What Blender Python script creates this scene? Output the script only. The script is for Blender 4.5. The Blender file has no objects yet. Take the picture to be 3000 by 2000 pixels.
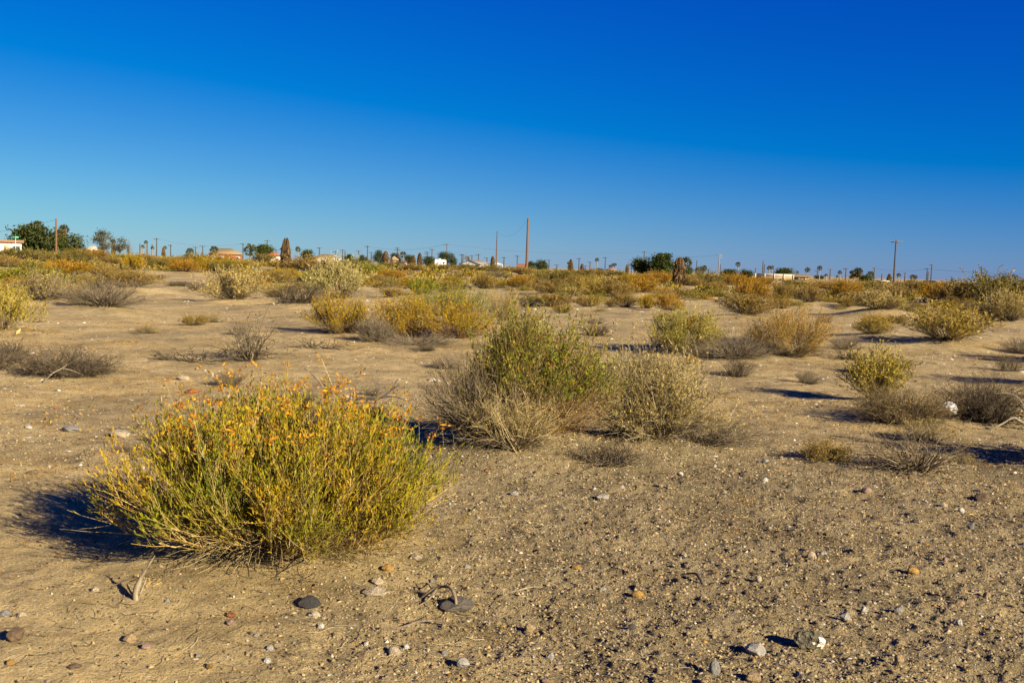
import bpy, bmesh, math, random
import numpy as np
from mathutils import Vector, Matrix

# ------------------------------------------------------------------ camera, sky, sun, exposure
scene = bpy.context.scene
COL = scene.collection
EYE = 1.6
FPX = 2917.0                      # focal length in photo pixels (3000 px wide)
PITCH = math.radians(4.3)
ROLL = math.radians(1.75)
SUN_AZ = math.radians(133.0)      # clockwise from +Y: behind the camera to the right
SUN_EL = math.radians(22.5)

cam_data = bpy.data.cameras.new('camera')
cam = bpy.data.objects.new('camera', cam_data)
COL.objects.link(cam)
cam_data.sensor_width = 36.0
cam_data.lens = 36.0 * FPX / 3000.0
cam_data.clip_start = 0.1
cam_data.clip_end = 9000.0
CAM_R = Matrix.Rotation(math.pi / 2 - PITCH, 3, 'X') @ Matrix.Rotation(ROLL, 3, 'Z')
cam.matrix_world = Matrix.Translation((0, 0, EYE)) @ CAM_R.to_4x4()
cam_data.dof.use_dof = True
cam_data.dof.focus_distance = 9.0
cam_data.dof.aperture_fstop = 18.0
scene.camera = cam

world = bpy.data.worlds.new('World')
scene.world = world
world.use_nodes = True
wn, wl = world.node_tree.nodes, world.node_tree.links
wn.clear()
sky = wn.new('ShaderNodeTexSky')
sky.sky_type = 'NISHITA'
sky.sun_disc = False
sky.sun_elevation = SUN_EL
sky.sun_rotation = SUN_AZ
sky.altitude = 0
sky.air_density = 1.0
sky.dust_density = 0.0
sky.ozone_density = 6.0
sk_sep = wn.new('ShaderNodeSeparateXYZ')
sk_com = wn.new('ShaderNodeCombineXYZ')
bg = wn.new('ShaderNodeBackground')
bg.inputs['Strength'].default_value = 0.05
wo = wn.new('ShaderNodeOutputWorld')
wl.new(sky.outputs[0], sk_sep.inputs[0])
# the photograph's deep saturated blue: each channel of the sky texture on its own tone line
for i, (op1, v1, k) in enumerate((('SUBTRACT', 2.10, 0.45), ('POWER', 1.5, 0.175), ('POWER', 0.6, 1.51))):
    p1 = wn.new('ShaderNodeMath'); p1.operation = op1
    p1.inputs[1].default_value = v1
    p2 = wn.new('ShaderNodeMath'); p2.operation = 'MULTIPLY'
    p2.inputs[1].default_value = k
    p3 = wn.new('ShaderNodeMath'); p3.operation = 'MAXIMUM'
    p3.inputs[1].default_value = 0.004
    wl.new(sk_sep.outputs[i], p1.inputs[0])
    wl.new(p1.outputs[0], p2.inputs[0])
    wl.new(p2.outputs[0], p3.inputs[0])
    wl.new(p3.outputs[0], sk_com.inputs[i])
wl.new(sk_com.outputs[0], bg.inputs[0])
wl.new(bg.outputs[0], wo.inputs[0])

sun_dir = Vector((math.sin(SUN_AZ) * math.cos(SUN_EL), math.cos(SUN_AZ) * math.cos(SUN_EL), math.sin(SUN_EL)))
sl = bpy.data.lights.new('sun', 'SUN')
sl.energy = 5.0
sl.angle = math.radians(0.5)
sl.color = (1.0, 0.86, 0.64)
sun = bpy.data.objects.new('sun', sl)
COL.objects.link(sun)
sun.rotation_euler = (-sun_dir).to_track_quat('-Z', 'Y').to_euler()
sun.location = (30, -30, 30)

vs = scene.view_settings
scene.display_settings.display_device = 'sRGB'
vs.view_transform = 'Standard'
vs.look = 'None'
vs.gamma = 1.0
vs.use_curve_mapping = False
vs.exposure = 1.45

# ------------------------------------------------------------------ helpers
def tag(o, label=None, cat=None, group=None, kind=None):
    if label: o['label'] = label
    if cat: o['category'] = cat
    if group: o['group'] = group
    if kind: o['kind'] = kind
    return o

def empty(name, loc=(0, 0, 0), rz=0.0, scale=(1, 1, 1)):
    o = bpy.data.objects.new(name, None)
    o.empty_display_size = 0.2
    COL.objects.link(o)
    o.location = loc
    o.rotation_euler = (0, 0, rz)
    o.scale = scale
    return o

def link(name, mesh, parent=None):
    o = bpy.data.objects.new(name, mesh)
    COL.objects.link(o)
    if parent is not None:
        o.parent = parent
    return o

def copy_tree(o, parent=None):
    c = o.copy()
    COL.objects.link(c)
    c.parent = parent
    for ch in o.children:
        copy_tree(ch, c)
    return c

def mesh_of(name, chunks, mat, smooth=False):
    """chunks: list of (V (n,3), F (m,3 or 4), C (n,3) or None) -> mesh with colour attribute Col"""
    Vs, Cs, li, ls, lt = [], [], [], [], []
    off = 0; loff = 0
    for V, F, C in chunks:
        if len(V) == 0 or len(F) == 0:
            continue
        V = np.asarray(V, dtype=np.float32); F = np.asarray(F, dtype=np.int64)
        if C is None:
            C = np.full((len(V), 3), 0.5)
        Vs.append(V); Cs.append(np.asarray(C, dtype=np.float32))
        k = F.shape[1]
        li.append((F + off).reshape(-1))
        ls.append(loff + np.arange(len(F)) * k)
        lt.append(np.full(len(F), k))
        off += len(V); loff += len(F) * k
    V = np.concatenate(Vs); C = np.concatenate(Cs)
    li = np.concatenate(li).astype(np.int32); ls = np.concatenate(ls).astype(np.int32); lt = np.concatenate(lt).astype(np.int32)
    me = bpy.data.meshes.new(name)
    me.vertices.add(len(V)); me.vertices.foreach_set('co', V.reshape(-1))
    me.loops.add(len(li)); me.loops.foreach_set('vertex_index', li)
    me.polygons.add(len(ls)); me.polygons.foreach_set('loop_start', ls); me.polygons.foreach_set('loop_total', lt)
    if smooth:
        me.polygons.foreach_set('use_smooth', np.ones(len(ls), dtype=bool))
    at = me.attributes.new('Col', 'FLOAT_COLOR', 'POINT')
    C4 = np.ones((len(V), 4), dtype=np.float32); C4[:, :3] = C
    at.data.foreach_set('color', C4.reshape(-1))
    me.update(calc_edges=True)
    me.materials.append(mat)
    return me

def hash2(ix, iy, seed):
    h = (ix.astype(np.int64) * 374761393 + iy.astype(np.int64) * 668265263 + seed * 974711) & 0x7fffffff
    h = ((h ^ (h >> 13)) * 1274126177) & 0x7fffffff
    h = h ^ (h >> 16)
    return (h & 0xffff) / 65535.0

def vnoise(x, y, seed=0):
    ix = np.floor(x); iy = np.floor(y)
    fx = x - ix; fy = y - iy
    fx = fx * fx * (3 - 2 * fx); fy = fy * fy * (3 - 2 * fy)
    a = hash2(ix, iy, seed); b = hash2(ix + 1, iy, seed)
    c = hash2(ix, iy + 1, seed); d = hash2(ix + 1, iy + 1, seed)
    return (a * (1 - fx) + b * fx) * (1 - fy) + (c * (1 - fx) + d * fx) * fy

def fbm(x, y, seed=0, octv=3):
    s = 0; a = 1.0; t = 0
    for i in range(octv):
        s = s + a * vnoise(x + 17.3 * i, y - 9.1 * i, seed + i)
        t += a; a *= 0.5; x = x * 2.03; y = y * 2.03
    return s / t

def sstep(a, b, x):
    t = np.clip((x - a) / (b - a), 0, 1)
    return t * t * (3 - 2 * t)

# ------------------------------------------------------------------ terrain
MOUNDS = []          # (x, y, radius, height) drifted sand at the feet of bushes

def h_base(x, y):
    x = np.asarray(x, dtype=float); y = np.asarray(y, dtype=float)
    r = np.hypot(x, y)
    az = np.degrees(np.arctan2(x, np.maximum(y, 0.001)))
    side = np.clip((az + 28) / 56.0, 0, 1)
    A = np.where(side < 0.5, 1.10 - 0.9 * side, 0.65 - 1.6 * (side - 0.5))
    ridge = A * sstep(35, 170, r) * (1 - 0.9 * sstep(210, 420, r))
    ridge = np.where(y < 0, 0.0, ridge)
    h = ridge
    h = h - np.where(y < 0, 0.0, 1.2 * sstep(300, 600, r))
    h = h + (fbm(x * 0.22, y * 0.22, 3, 2) - 0.5) * 0.10 * sstep(3, 9, r)
    h = h + (fbm(x * 0.07, y * 0.07, 5, 2) - 0.5) * 0.5 * sstep(14, 40, r) * (1 - 0.6 * sstep(250, 500, r))
    return h

def h_full(x, y):
    h = h_base(x, y)
    x = np.asarray(x, dtype=float); y = np.asarray(y, dtype=float)
    for (mx, my, mr, mh) in MOUNDS:
        d2 = ((x - mx) ** 2 + (y - my) ** 2) / (mr * mr)
        h = h + np.where(d2 < 6, mh * np.exp(-d2 * 1.2), 0.0)
    return h

def gravel_mask(x, y):
    """1 on the crusty pebbly flat at the right, 0 on smooth drifted sand"""
    m = sstep(-0.9, 0.3, x + 0.9 * (fbm(x * 0.9, y * 0.9, 21, 2) - 0.5) + 0.10 * (y - 4.5))
    m = m * (1 - 0.75 * sstep(8.5, 10.5, y + 1.5 * (fbm(x * 0.6, y * 0.6, 22, 2) - 0.5)))
    m = np.maximum(m, 0.55 * sstep(0.52, 0.66, fbm(x * 0.55, y * 0.55, 23, 3)))
    return np.clip(m, 0, 1)

def h_fine(x, y):
    r = np.hypot(x, y)
    g = gravel_mask(x, y)
    near = 1 - sstep(16, 30, r)
    f = (fbm(x * 3.1, y * 3.1, 31, 3) - 0.5) * 0.050 * near
    f = f + (fbm(x * 0.9, y * 2.2, 33, 2) - 0.5) * 0.05 * (1 - sstep(30, 50, r)) * sstep(5, 9, r)
    f = f + (fbm(x * 11, y * 11, 35, 2) - 0.5) * (0.008 + 0.010 * g) * near
    n = fbm(x * 27, y * 27, 39, 2)
    f = f + np.maximum(n - 0.50, 0) * (0.010 + 0.032 * g) * (1 - sstep(8, 13, r))
    return f

def ray(px, py):
    v = CAM_R @ Vector(((px - 1500.0) / FPX, -(py - 1000.0) / FPX, -1.0))
    return v

def ground_at(px, py):
    """the point of the ground that photo pixel (px, py) shows"""
    d = ray(px, py)
    prev = 0.5; t = 0.5
    while t < 900:
        x, y, z = d.x * t, d.y * t, EYE + d.z * t
        if z < float(h_base(x, y)):
            lo, hi = prev, t
            for _ in range(24):
                m = (lo + hi) / 2
                if EYE + d.z * m < float(h_base(d.x * m, d.y * m)): hi = m
                else: lo = m
            t = hi
            return Vector((d.x * t, d.y * t, float(h_base(d.x * t, d.y * t))))
        prev = t; t *= 1.01
    return Vector((d.x * 900, d.y * 900, 0))

def zat(x, y):
    return float(h_full(x, y))

def px_per_m(p):
    return FPX / max(0.5, p.y * math.cos(PITCH) + (EYE - p.z) * math.sin(PITCH))

def stand_by_top(px, ytop, H, dmax=1000.0):
    """a spot in direction px where a thing of real height H has its top at row ytop"""
    d = ray(px, ytop)
    s = d.z / math.hypot(d.x, d.y)
    ux, uy = d.x / math.hypot(d.x, d.y), d.y / math.hypot(d.x, d.y)
    D = 60.0
    while D < dmax:
        if EYE + s * D >= float(h_base(ux * D, uy * D)) + H:
            break
        D *= 1.01
    return Vector((ux * D, uy * D, float(h_base(ux * D, uy * D)))), D

# ------------------------------------------------------------------ materials
def new_mat(name):
    m = bpy.data.materials.new(name)
    m.use_nodes = True
    n = m.node_tree.nodes; l = m.node_tree.links
    b = n['Principled BSDF']
    return m, n, l, b

def mat_plant(name, transl=0.25, rough=0.7, spec=0.2):
    m, n, l, b = new_mat(name)
    at = n.new('ShaderNodeAttribute'); at.attribute_name = 'Col'
    l.new(at.outputs['Color'], b.inputs['Base Color'])
    b.inputs['Roughness'].default_value = rough
    b.inputs['Specular IOR Level'].default_value = spec
    if transl > 0:
        tr = n.new('ShaderNodeBsdfTranslucent')
        l.new(at.outputs['Color'], tr.inputs['Color'])
        mx = n.new('ShaderNodeMixShader'); mx.inputs[0].default_value = transl
        l.new(b.outputs[0], mx.inputs[1]); l.new(tr.outputs[0], mx.inputs[2])
        l.new(mx.outputs[0], n['Material Output'].inputs['Surface'])
    return m

def mat_wood(name, c1, c2, scale=6.0, stretch=8.0):
    m, n, l, b = new_mat(name)
    tc = n.new('ShaderNodeTexCoord'); mp = n.new('ShaderNodeMapping')
    mp.inputs['Scale'].default_value = (stretch, stretch, 1)
    nz = n.new('ShaderNodeTexNoise'); nz.inputs['Scale'].default_value = scale; nz.inputs['Detail'].default_value = 5
    cr = n.new('ShaderNodeValToRGB')
    cr.color_ramp.elements[0].color = (*c1, 1); cr.color_ramp.elements[0].position = 0.3
    cr.color_ramp.elements[1].color = (*c2, 1); cr.color_ramp.elements[1].position = 0.7
    l.new(tc.outputs['Object'], mp.inputs[0]); l.new(mp.outputs[0], nz.inputs['Vector'])
    l.new(nz.outputs['Fac'], cr.inputs[0]); l.new(cr.outputs[0], b.inputs['Base Color'])
    bp = n.new('ShaderNodeBump'); bp.inputs['Strength'].default_value = 0.4; bp.inputs['Distance'].default_value = 0.01
    l.new(nz.outputs['Fac'], bp.inputs['Height']); l.new(bp.outputs[0], b.inputs['Normal'])
    b.inputs['Roughness'].default_value = 0.85
    return m

def mat_plain(name, col, rough=0.8, var=0.15, scale=3.0, metallic=0.0):
    m, n, l, b = new_mat(name)
    nz = n.new('ShaderNodeTexNoise'); nz.inputs['Scale'].default_value = scale; nz.inputs['Detail'].default_value = 6
    tc = n.new('ShaderNodeTexCoord'); l.new(tc.outputs['Object'], nz.inputs['Vector'])
    cr = n.new('ShaderNodeValToRGB')
    cr.color_ramp.elements[0].color = (*[c * (1 - var) for c in col], 1); cr.color_ramp.elements[0].position = 0.3
    cr.color_ramp.elements[1].color = (*[min(1, c * (1 + var)) for c in col], 1); cr.color_ramp.elements[1].position = 0.7
    l.new(nz.outputs['Fac'], cr.inputs[0]); l.new(cr.outputs[0], b.inputs['Base Color'])
    b.inputs['Roughness'].default_value = rough
    b.inputs['Metallic'].default_value = metallic
    return m

def mat_stone():
    m, n, l, b = new_mat('stone')
    oi = n.new('ShaderNodeObjectInfo')
    tc = n.new('ShaderNodeTexCoord')
    ad = n.new('ShaderNodeVectorMath'); ad.operation = 'ADD'
    sc = n.new('ShaderNodeVectorMath'); sc.operation = 'SCALE'; sc.inputs['Scale'].default_value = 40
    cx = n.new('ShaderNodeCombineXYZ')
    for i in range(3): l.new(oi.outputs['Random'], cx.inputs[i])
    l.new(cx.outputs[0], sc.inputs[0])
    l.new(tc.outputs['Object'], ad.inputs[0]); l.new(sc.outputs[0], ad.inputs[1])
    nz = n.new('ShaderNodeTexNoise'); nz.inputs['Scale'].default_value = 3.2; nz.inputs['Detail'].default_value = 7
    nz.inputs['Roughness'].default_value = 0.7
    l.new(ad.outputs[0], nz.inputs['Vector'])
    cr = n.new('ShaderNodeValToRGB')
    cr.color_ramp.elements[0].color = (0.28, 0.27, 0.25, 1); cr.color_ramp.elements[0].position = 0.32
    cr.color_ramp.elements[1].color = (0.85, 0.82, 0.74, 1); cr.color_ramp.elements[1].position = 0.68
    l.new(nz.outputs['Fac'], cr.inputs[0])
    mu = n.new('ShaderNodeMix'); mu.data_type = 'RGBA'; mu.blend_type = 'MULTIPLY'; mu.inputs[0].default_value = 1
    l.new(oi.outputs['Color'], mu.inputs[6]); l.new(cr.outputs[0], mu.inputs[7])
    l.new(mu.outputs[2], b.inputs['Base Color'])
    bp = n.new('ShaderNodeBump'); bp.inputs['Strength'].default_value = 0.6; bp.inputs['Distance'].default_value = 0.12
    l.new(nz.outputs['Fac'], bp.inputs['Height']); l.new(bp.outputs[0], b.inputs['Normal'])
    b.inputs['Roughness'].default_value = 0.85
    return m

def mat_ground():
    m, n, l, b = new_mat('desert_ground')
    ge = n.new('ShaderNodeNewGeometry')
    at = n.new('ShaderNodeAttribute'); at.attribute_name = 'Col'      # r: gravel, g: litter
    sep = n.new('ShaderNodeSeparateColor'); l.new(at.outputs['Color'], sep.inputs[0])
    def noise(scale, detail=4, rough=0.6):
        z = n.new('ShaderNodeTexNoise'); z.inputs['Scale'].default_value = scale
        z.inputs['Detail'].default_value = detail; z.inputs['Roughness'].default_value = rough
        l.new(ge.outputs['Position'], z.inputs['Vector']); return z
    def ramp(src, stops):
        r = n.new('ShaderNodeValToRGB'); e = r.color_ramp.elements
        while len(e) < len(stops): e.new(0.5)
        for k, (p, c) in enumerate(stops):
            e[k].position = p; e[k].color = (*c, 1)
        l.new(src, r.inputs[0]); return r
    def mix(a, bb, fac, mode='MIX', f=None):
        x = n.new('ShaderNodeMix'); x.data_type = 'RGBA'; x.blend_type = mode
        if f is not None: x.inputs[0].default_value = f
        else: l.new(fac, x.inputs[0])
        l.new(a, x.inputs[6]); l.new(bb, x.inputs[7]); return x.outputs[2]
    big = noise(0.28, 5)
    sand = ramp(big.outputs['Fac'], [(0.30, (0.34, 0.255, 0.112)), (0.52, (0.425, 0.322, 0.147)), (0.72, (0.475, 0.372, 0.182))])
    mid = noise(2.3, 6, 0.65)
    grav = ramp(mid.outputs['Fac'], [(0.28, (0.165, 0.129, 0.067)), (0.55, (0.26, 0.204, 0.106)), (0.75, (0.35, 0.276, 0.15))])
    c = mix(sand.outputs[0], grav.outputs[0], sep.outputs[0])
    # streaky darker crust and pale dust
    st = noise(5.5, 7, 0.72)
    stc = ramp(st.outputs['Fac'], [(0.30, (0.58, 0.57, 0.58)), (0.5, (0.98, 0.98, 0.98)), (0.70, (1.22, 1.20, 1.16))])
    c = mix(c, stc.outputs[0], None, 'MULTIPLY', 1.0)
    pt = noise(1.0, 5, 0.6)
    ptc = ramp(pt.outputs['Fac'], [(0.36, (0.72, 0.71, 0.70)), (0.50, (0.98, 0.98, 0.98)), (0.62, (1.10, 1.09, 1.06))])
    c = mix(c, ptc.outputs[0], None, 'MULTIPLY', 1.0)
    # grain of sand and fine gravel
    gr = noise(75, 3, 0.8)
    grc = ramp(gr.outputs['Fac'], [(0.30, (0.55, 0.53, 0.52)), (0.48, (0.97, 0.97, 0.97)), (0.62, (1.1, 1.1, 1.1)), (0.76, (1.5, 1.5, 1.5))])
    c = mix(c, grc.outputs[0], None, 'MULTIPLY', 0.8)
    # little grains of other colours
    vo = n.new('ShaderNodeTexVoronoi'); vo.inputs['Scale'].default_value = 62
    l.new(ge.outputs['Position'], vo.inputs['Vector'])
    vs_ = n.new('ShaderNodeSeparateColor'); l.new(vo.outputs['Color'], vs_.inputs[0])
    sel = ramp(vs_.outputs[0], [(0.80, (0, 0, 0)), (0.86, (1, 1, 1))])
    tint = ramp(vs_.outputs[1], [(0.1, (0.05, 0.04, 0.03)), (0.35, (0.22, 0.16, 0.06)), (0.6, (0.28, 0.225, 0.125)), (0.95, (0.42, 0.38, 0.29))])
    dist = ramp(vo.outputs['Distance'], [(0.32, (1, 1, 1)), (0.5, (0, 0, 0))])
    f1 = n.new('ShaderNodeMath'); f1.operation = 'MULTIPLY'
    l.new(sel.outputs[0], f1.inputs[0]); l.new(dist.outputs[0], f1.inputs[1])
    c = mix(c, tint.outputs[0], f1.outputs[0])
    # rusty dry litter between the bushes
    li = noise(9, 6, 0.75)
    lic = ramp(li.outputs['Fac'], [(0.54, (0, 0, 0)), (0.66, (1, 1, 1))])
    f2 = n.new('ShaderNodeMath'); f2.operation = 'MULTIPLY'
    l.new(lic.outputs[0], f2.inputs[0]); l.new(sep.outputs[1], f2.inputs[1])
    rust = n.new('ShaderNodeRGB'); rust.outputs[0].default_value = (0.28, 0.165, 0.045, 1)
    c = mix(c, rust.outputs[0], f2.outputs[0])
    l.new(c, b.inputs['Base Color'])
    b.inputs['Roughness'].default_value = 0.95
    b.inputs['Specular IOR Level'].default_value = 0.1
    h1 = noise(38, 5, 0.75)
    ma = n.new('ShaderNodeMath'); ma.operation = 'ADD'
    l.new(h1.outputs['Fac'], ma.inputs[0]); l.new(gr.outputs['Fac'], ma.inputs[1])
    bp = n.new('ShaderNodeBump'); bp.inputs['Strength'].default_value = 0.9; bp.inputs['Distance'].default_value = 0.024
    l.new(ma.outputs[0], bp.inputs['Height']); l.new(bp.outputs[0], b.inputs['Normal'])
    return m

M_LEAF = mat_plant('leaf', 0.14, 0.75, 0.06)
M_STEM = mat_plant('stem', 0.0, 0.9, 0.05)
M_FLOWER = mat_plant('dried_flower', 0.25, 0.9, 0.05)
M_FAR = mat_plant('far_foliage', 0.08, 0.9, 0.05)
M_STONE = mat_stone()
M_GROUND = mat_ground()
M_GRIT = mat_plant('grit', 0.0, 0.95, 0.1)

# ------------------------------------------------------------------ plant geometry
def norm(v):
    return v / np.maximum(np.linalg.norm(v, axis=-1, keepdims=True), 1e-9)

def tubes(P, R, C, sides=3):
    """P (n,k,3) paths, R (n,k) radii, C (n,3) colours -> chunk"""
    n, k, _ = P.shape
    if n == 0:
        return (np.zeros((0, 3)), np.zeros((0, 4), int), None)
    T = norm(np.gradient(P, axis=1))
    ref = np.tile(np.array([0.31, 0.83, 0.46]), (n, k, 1))
    A = norm(np.cross(T, ref)); B = np.cross(T, A)
    ang = np.arange(sides) * 2 * math.pi / sides
    ring = P[:, :, None, :] + R[:, :, None, None] * (np.cos(ang)[None, None, :, None] * A[:, :, None, :] + np.sin(ang)[None, None, :, None] * B[:, :, None, :])
    V = ring.reshape(-1, 3)
    idx = np.arange(n * k * sides).reshape(n, k, sides)
    nx = np.roll(idx, -1, axis=2)
    F = np.stack([idx[:, :-1], nx[:, :-1], nx[:, 1:], idx[:, 1:]], axis=-1).reshape(-1, 4)
    if C.ndim == 2:
        Cv = np.repeat(C[:, None, :], k * sides, axis=1).reshape(-1, 3)
    else:
        Cv = np.repeat(C[:, :, None, :], sides, axis=2).reshape(-1, 3)
    return (V, F, Cv)

def blades(P, D, L, W, C, rng):
    """diamond leaves"""
    n = len(P)
    D = norm(D)
    S = norm(np.cross(D, rng.normal(size=(n, 3))))
    L = np.broadcast_to(np.asarray(L, float), (n,))[:, None]; W = np.broadcast_to(np.asarray(W, float), (n,))[:, None]
    up = norm(np.cross(S, D))
    v0 = P; v2 = P + D * L
    m = P + D * L * 0.5 + up * L * 0.08
    v1 = m + S * W * 0.5; v3 = m - S * W * 0.5
    V = np.stack([v0, v1, v2, v3], axis=1).reshape(-1, 3)
    F = np.arange(n * 4).reshape(n, 4)
    return (V, F, np.repeat(C, 4, axis=0))

def pick(pal, t, rng, jit=0.18):
    """colour from a palette (k,3) at positions t in 0..1, with brightness jitter"""
    pal = np.asarray(pal, float)
    t = np.clip(t, 0, 0.9999) * (len(pal) - 1)
    i = t.astype(int); f = (t - i)[:, None]
    c = pal[i] * (1 - f) + pal[i + 1] * f
    return c * np.exp(rng.normal(0, jit, (len(t), 1)))

def along(P, t):
    """points and tangents at t on each path P (n,k,3)"""
    n, k, _ = P.shape
    u = np.clip(t, 0, 0.9999) * (k - 1)
    i = u.astype(int); f = (u - i)[:, None]
    r = np.arange(n)
    return P[r, i] * (1 - f) + P[r, i + 1] * f, P[r, i + 1] - P[r, i]

GREEN = [(0.065, 0.090, 0.006), (0.17, 0.185, 0.009), (0.30, 0.255, 0.012)]
GOLD = [(0.12, 0.105, 0.006), (0.28, 0.200, 0.009), (0.40, 0.235, 0.012)]
AMBER = [(0.14, 0.088, 0.007), (0.28, 0.155, 0.008), (0.38, 0.20, 0.012)]
STRAW = [(0.16, 0.11, 0.018), (0.29, 0.205, 0.032), (0.40, 0.30, 0.065)]
YELLOW = [(0.15, 0.125, 0.016), (0.28, 0.215, 0.026), (0.39, 0.30, 0.045)]
OLIVE = [(0.075, 0.070, 0.013), (0.16, 0.13, 0.022), (0.26, 0.195, 0.04)]
TAN = [(0.13, 0.085, 0.020), (0.23, 0.155, 0.034), (0.32, 0.23, 0.062)]
ST_PALE = [(0.16, 0.115, 0.048), (0.31, 0.235, 0.105), (0.44, 0.36, 0.19)]
ST_GREY = [(0.065, 0.050, 0.030), (0.135, 0.105, 0.064), (0.25, 0.205, 0.13)]
ST_DARK = [(0.028, 0.021, 0.013), (0.075, 0.057, 0.036), (0.17, 0.135, 0.085)]
ST_RED = [(0.11, 0.058, 0.022), (0.22, 0.125, 0.045), (0.36, 0.25, 0.11)]
FLOWER = [(0.26, 0.10, 0.008), (0.38, 0.165, 0.010), (0.46, 0.25, 0.025)]

def bush_geo(seed, Rx, Ry, H, n=300, clumps=16, kids=4, leaves=10, llen=0.025, lwid=0.006, t0=0.45,
             sr=0.0035, arch=0.3, crook=0.02, base=0.22, stem_pal=ST_PALE, leaf_pal=GOLD, flowers=0.0,
             spread=0.15, low=0, low_pal=None, up=0.4, seg=7, kidlen=(0.14, 0.32), edge=0.18, main_leaves=0.5,
             fan=0.45, smax=1.0, tint=0.5, fhead=7, lobe=0.13, fstalk=0.045, fsize=1.0, lz=0.2, fz=0.35, lowmax=1.08, lran=0.55):
    rng = np.random.default_rng(seed)
    # clumps of shoots over an uneven dome
    phi = (np.arange(clumps) + rng.uniform(0, 0.3, clumps)) * 2.39996 + rng.uniform(0, 6.28)
    s = np.sqrt((np.arange(clumps) + rng.uniform(0.1, 0.9, clumps)) / clumps) * smax
    rad = 1 + lobe * np.sin(phi * 2 + rng.uniform(0, 6)) + 0.7 * lobe * np.sin(phi * 3 + rng.uniform(0, 6))
    hh = H * (edge + (1 - edge) * np.maximum(0, 1 - s ** 2.8) ** 0.6) * rng.uniform(0.80, 1.06, clumps)
    cc = np.stack([Rx * s * rad * np.cos(phi), Ry * s * rad * np.sin(phi), hh], 1)
    ctint = rng.uniform(0, 1, clumps)
    ci = rng.integers(0, clumps, n)
    tip = cc[ci] + rng.normal(size=(n, 3)) * np.array([Rx, Ry, H * 0.8]) * spread
    tip[:, 2] = np.maximum(tip[:, 2], 0.06 * H)
    a0 = np.arctan2(tip[:, 1] / Ry, tip[:, 0] / Rx) + rng.normal(0, 0.7, n)
    r0 = base * np.sqrt(rng.uniform(0, 1, n))
    st = np.stack([Rx * r0 * np.cos(a0), Ry * r0 * np.sin(a0), np.full(n, -0.02)], 1)
    ctr = st + (tip - st) * np.array([0.62, 0.62, arch])
    t = np.linspace(0, 1, seg)[None, :, None]
    P = (1 - t) ** 2 * st[:, None] + 2 * t * (1 - t) * ctr[:, None] + t ** 2 * tip[:, None]
    w = np.cumsum(rng.normal(size=(n, seg, 3)), axis=1) * crook
    P = P + w * np.linspace(0, 1, seg)[None, :, None]
    L = np.linalg.norm(tip - st, axis=1)
    R = sr * np.exp(rng.normal(0, 0.35, n))[:, None] * (1 - 0.72 * np.linspace(0, 1, seg))[None]
    out = {'stems': [], 'foliage': [], 'flower_heads': []}
    out['stems'].append(tubes(P, R, pick(stem_pal, rng.uniform(0, 1, n), rng)))
    KP = None
    if kids:
        m = n * kids
        src = np.repeat(np.arange(n), kids)
        tt = rng.uniform(0.38, 0.95, m)
        p, tg = along(P[src], tt)
        d = norm(norm(tg) + rng.normal(size=(m, 3)) * fan + np.array([0, 0, up]))
        kl = L[src] * rng.uniform(kidlen[0], kidlen[1], m)
        ks = 4
        u = np.linspace(0, 1, ks)[None, :, None]
        KP = p[:, None] + d[:, None] * kl[:, None, None] * u + np.array([0, 0, 1.0]) * (kl[:, None, None] * 0.22 * up) * u ** 2
        KP = KP + np.cumsum(rng.normal(size=(m, ks, 3)), 1) * crook * 0.45 * u
        KR = (sr * 0.5) * np.exp(rng.normal(0, 0.3, m))[:, None] * (1 - 0.6 * np.linspace(0, 1, ks))[None]
        out['stems'].append(tubes(KP, KR, pick(stem_pal, rng.uniform(0.2, 1, m), rng)))
    if low:
        a = rng.uniform(0, 2 * math.pi, low)
        q = rng.uniform(0.45, lowmax, low)
        tp = np.stack([Rx * q * np.cos(a), Ry * q * np.sin(a), H * rng.uniform(0.02, 0.30, low)], 1)
        s0 = np.stack([Rx * base * np.cos(a) * rng.uniform(0, 1, low), Ry * base * np.sin(a) * rng.uniform(0, 1, low), np.full(low, 0.0)], 1)
        mid = s0 + (tp - s0) * 0.5 + np.stack([np.zeros(low), np.zeros(low), H * rng.uniform(0.05, 0.28, low)], 1)
        LP = (1 - t) ** 2 * s0[:, None] + 2 * t * (1 - t) * mid[:, None] + t ** 2 * tp[:, None]
        LP = LP + np.cumsum(rng.normal(size=(low, seg, 3)), 1) * max(crook, 0.016) * t
        LP[:, :, 2] = np.maximum(LP[:, :, 2], 0.004)
        LR = sr * 0.9 * np.exp(rng.normal(0, 0.4, low))[:, None] * (1 - 0.7 * np.linspace(0, 1, seg))[None]
        out['stems'].append(tubes(LP, LR, pick(low_pal or stem_pal, rng.uniform(0, 1, low), rng, 0.25)))
    if leaves:
        jobs = [(P, ci, t0, max(1, int(leaves * main_leaves * 2)))]
        if KP is not None: jobs.append((KP, np.repeat(ci, kids), 0.05, leaves))
        for Q, cidx, lo, cnt in jobs:
            m = len(Q) * cnt
            src = np.repeat(np.arange(len(Q)), cnt)
            tt = lo + (1 - lo) * np.sqrt(rng.uniform(0, 1, m))
            p, tg = along(Q[src], tt)
            d = norm(tg) * 0.8 + rng.normal(size=(m, 3)) * lran + np.array([0, 0, 0.25])
            ok = p[:, 2] / H > lz + rng.normal(0, 0.08, m)
            p, d, src = p[ok], d[ok], src[ok]; m = len(p)
            ct = np.clip(ctint[cidx[src]] * tint + rng.normal(0.5 - 0.5 * tint, 0.22, m), 0, 1)
            out['foliage'].append(blades(p, d, llen * np.exp(rng.normal(0, 0.3, m)), lwid * np.exp(rng.normal(0, 0.25, m)), pick(leaf_pal, ct, rng), rng))
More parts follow.
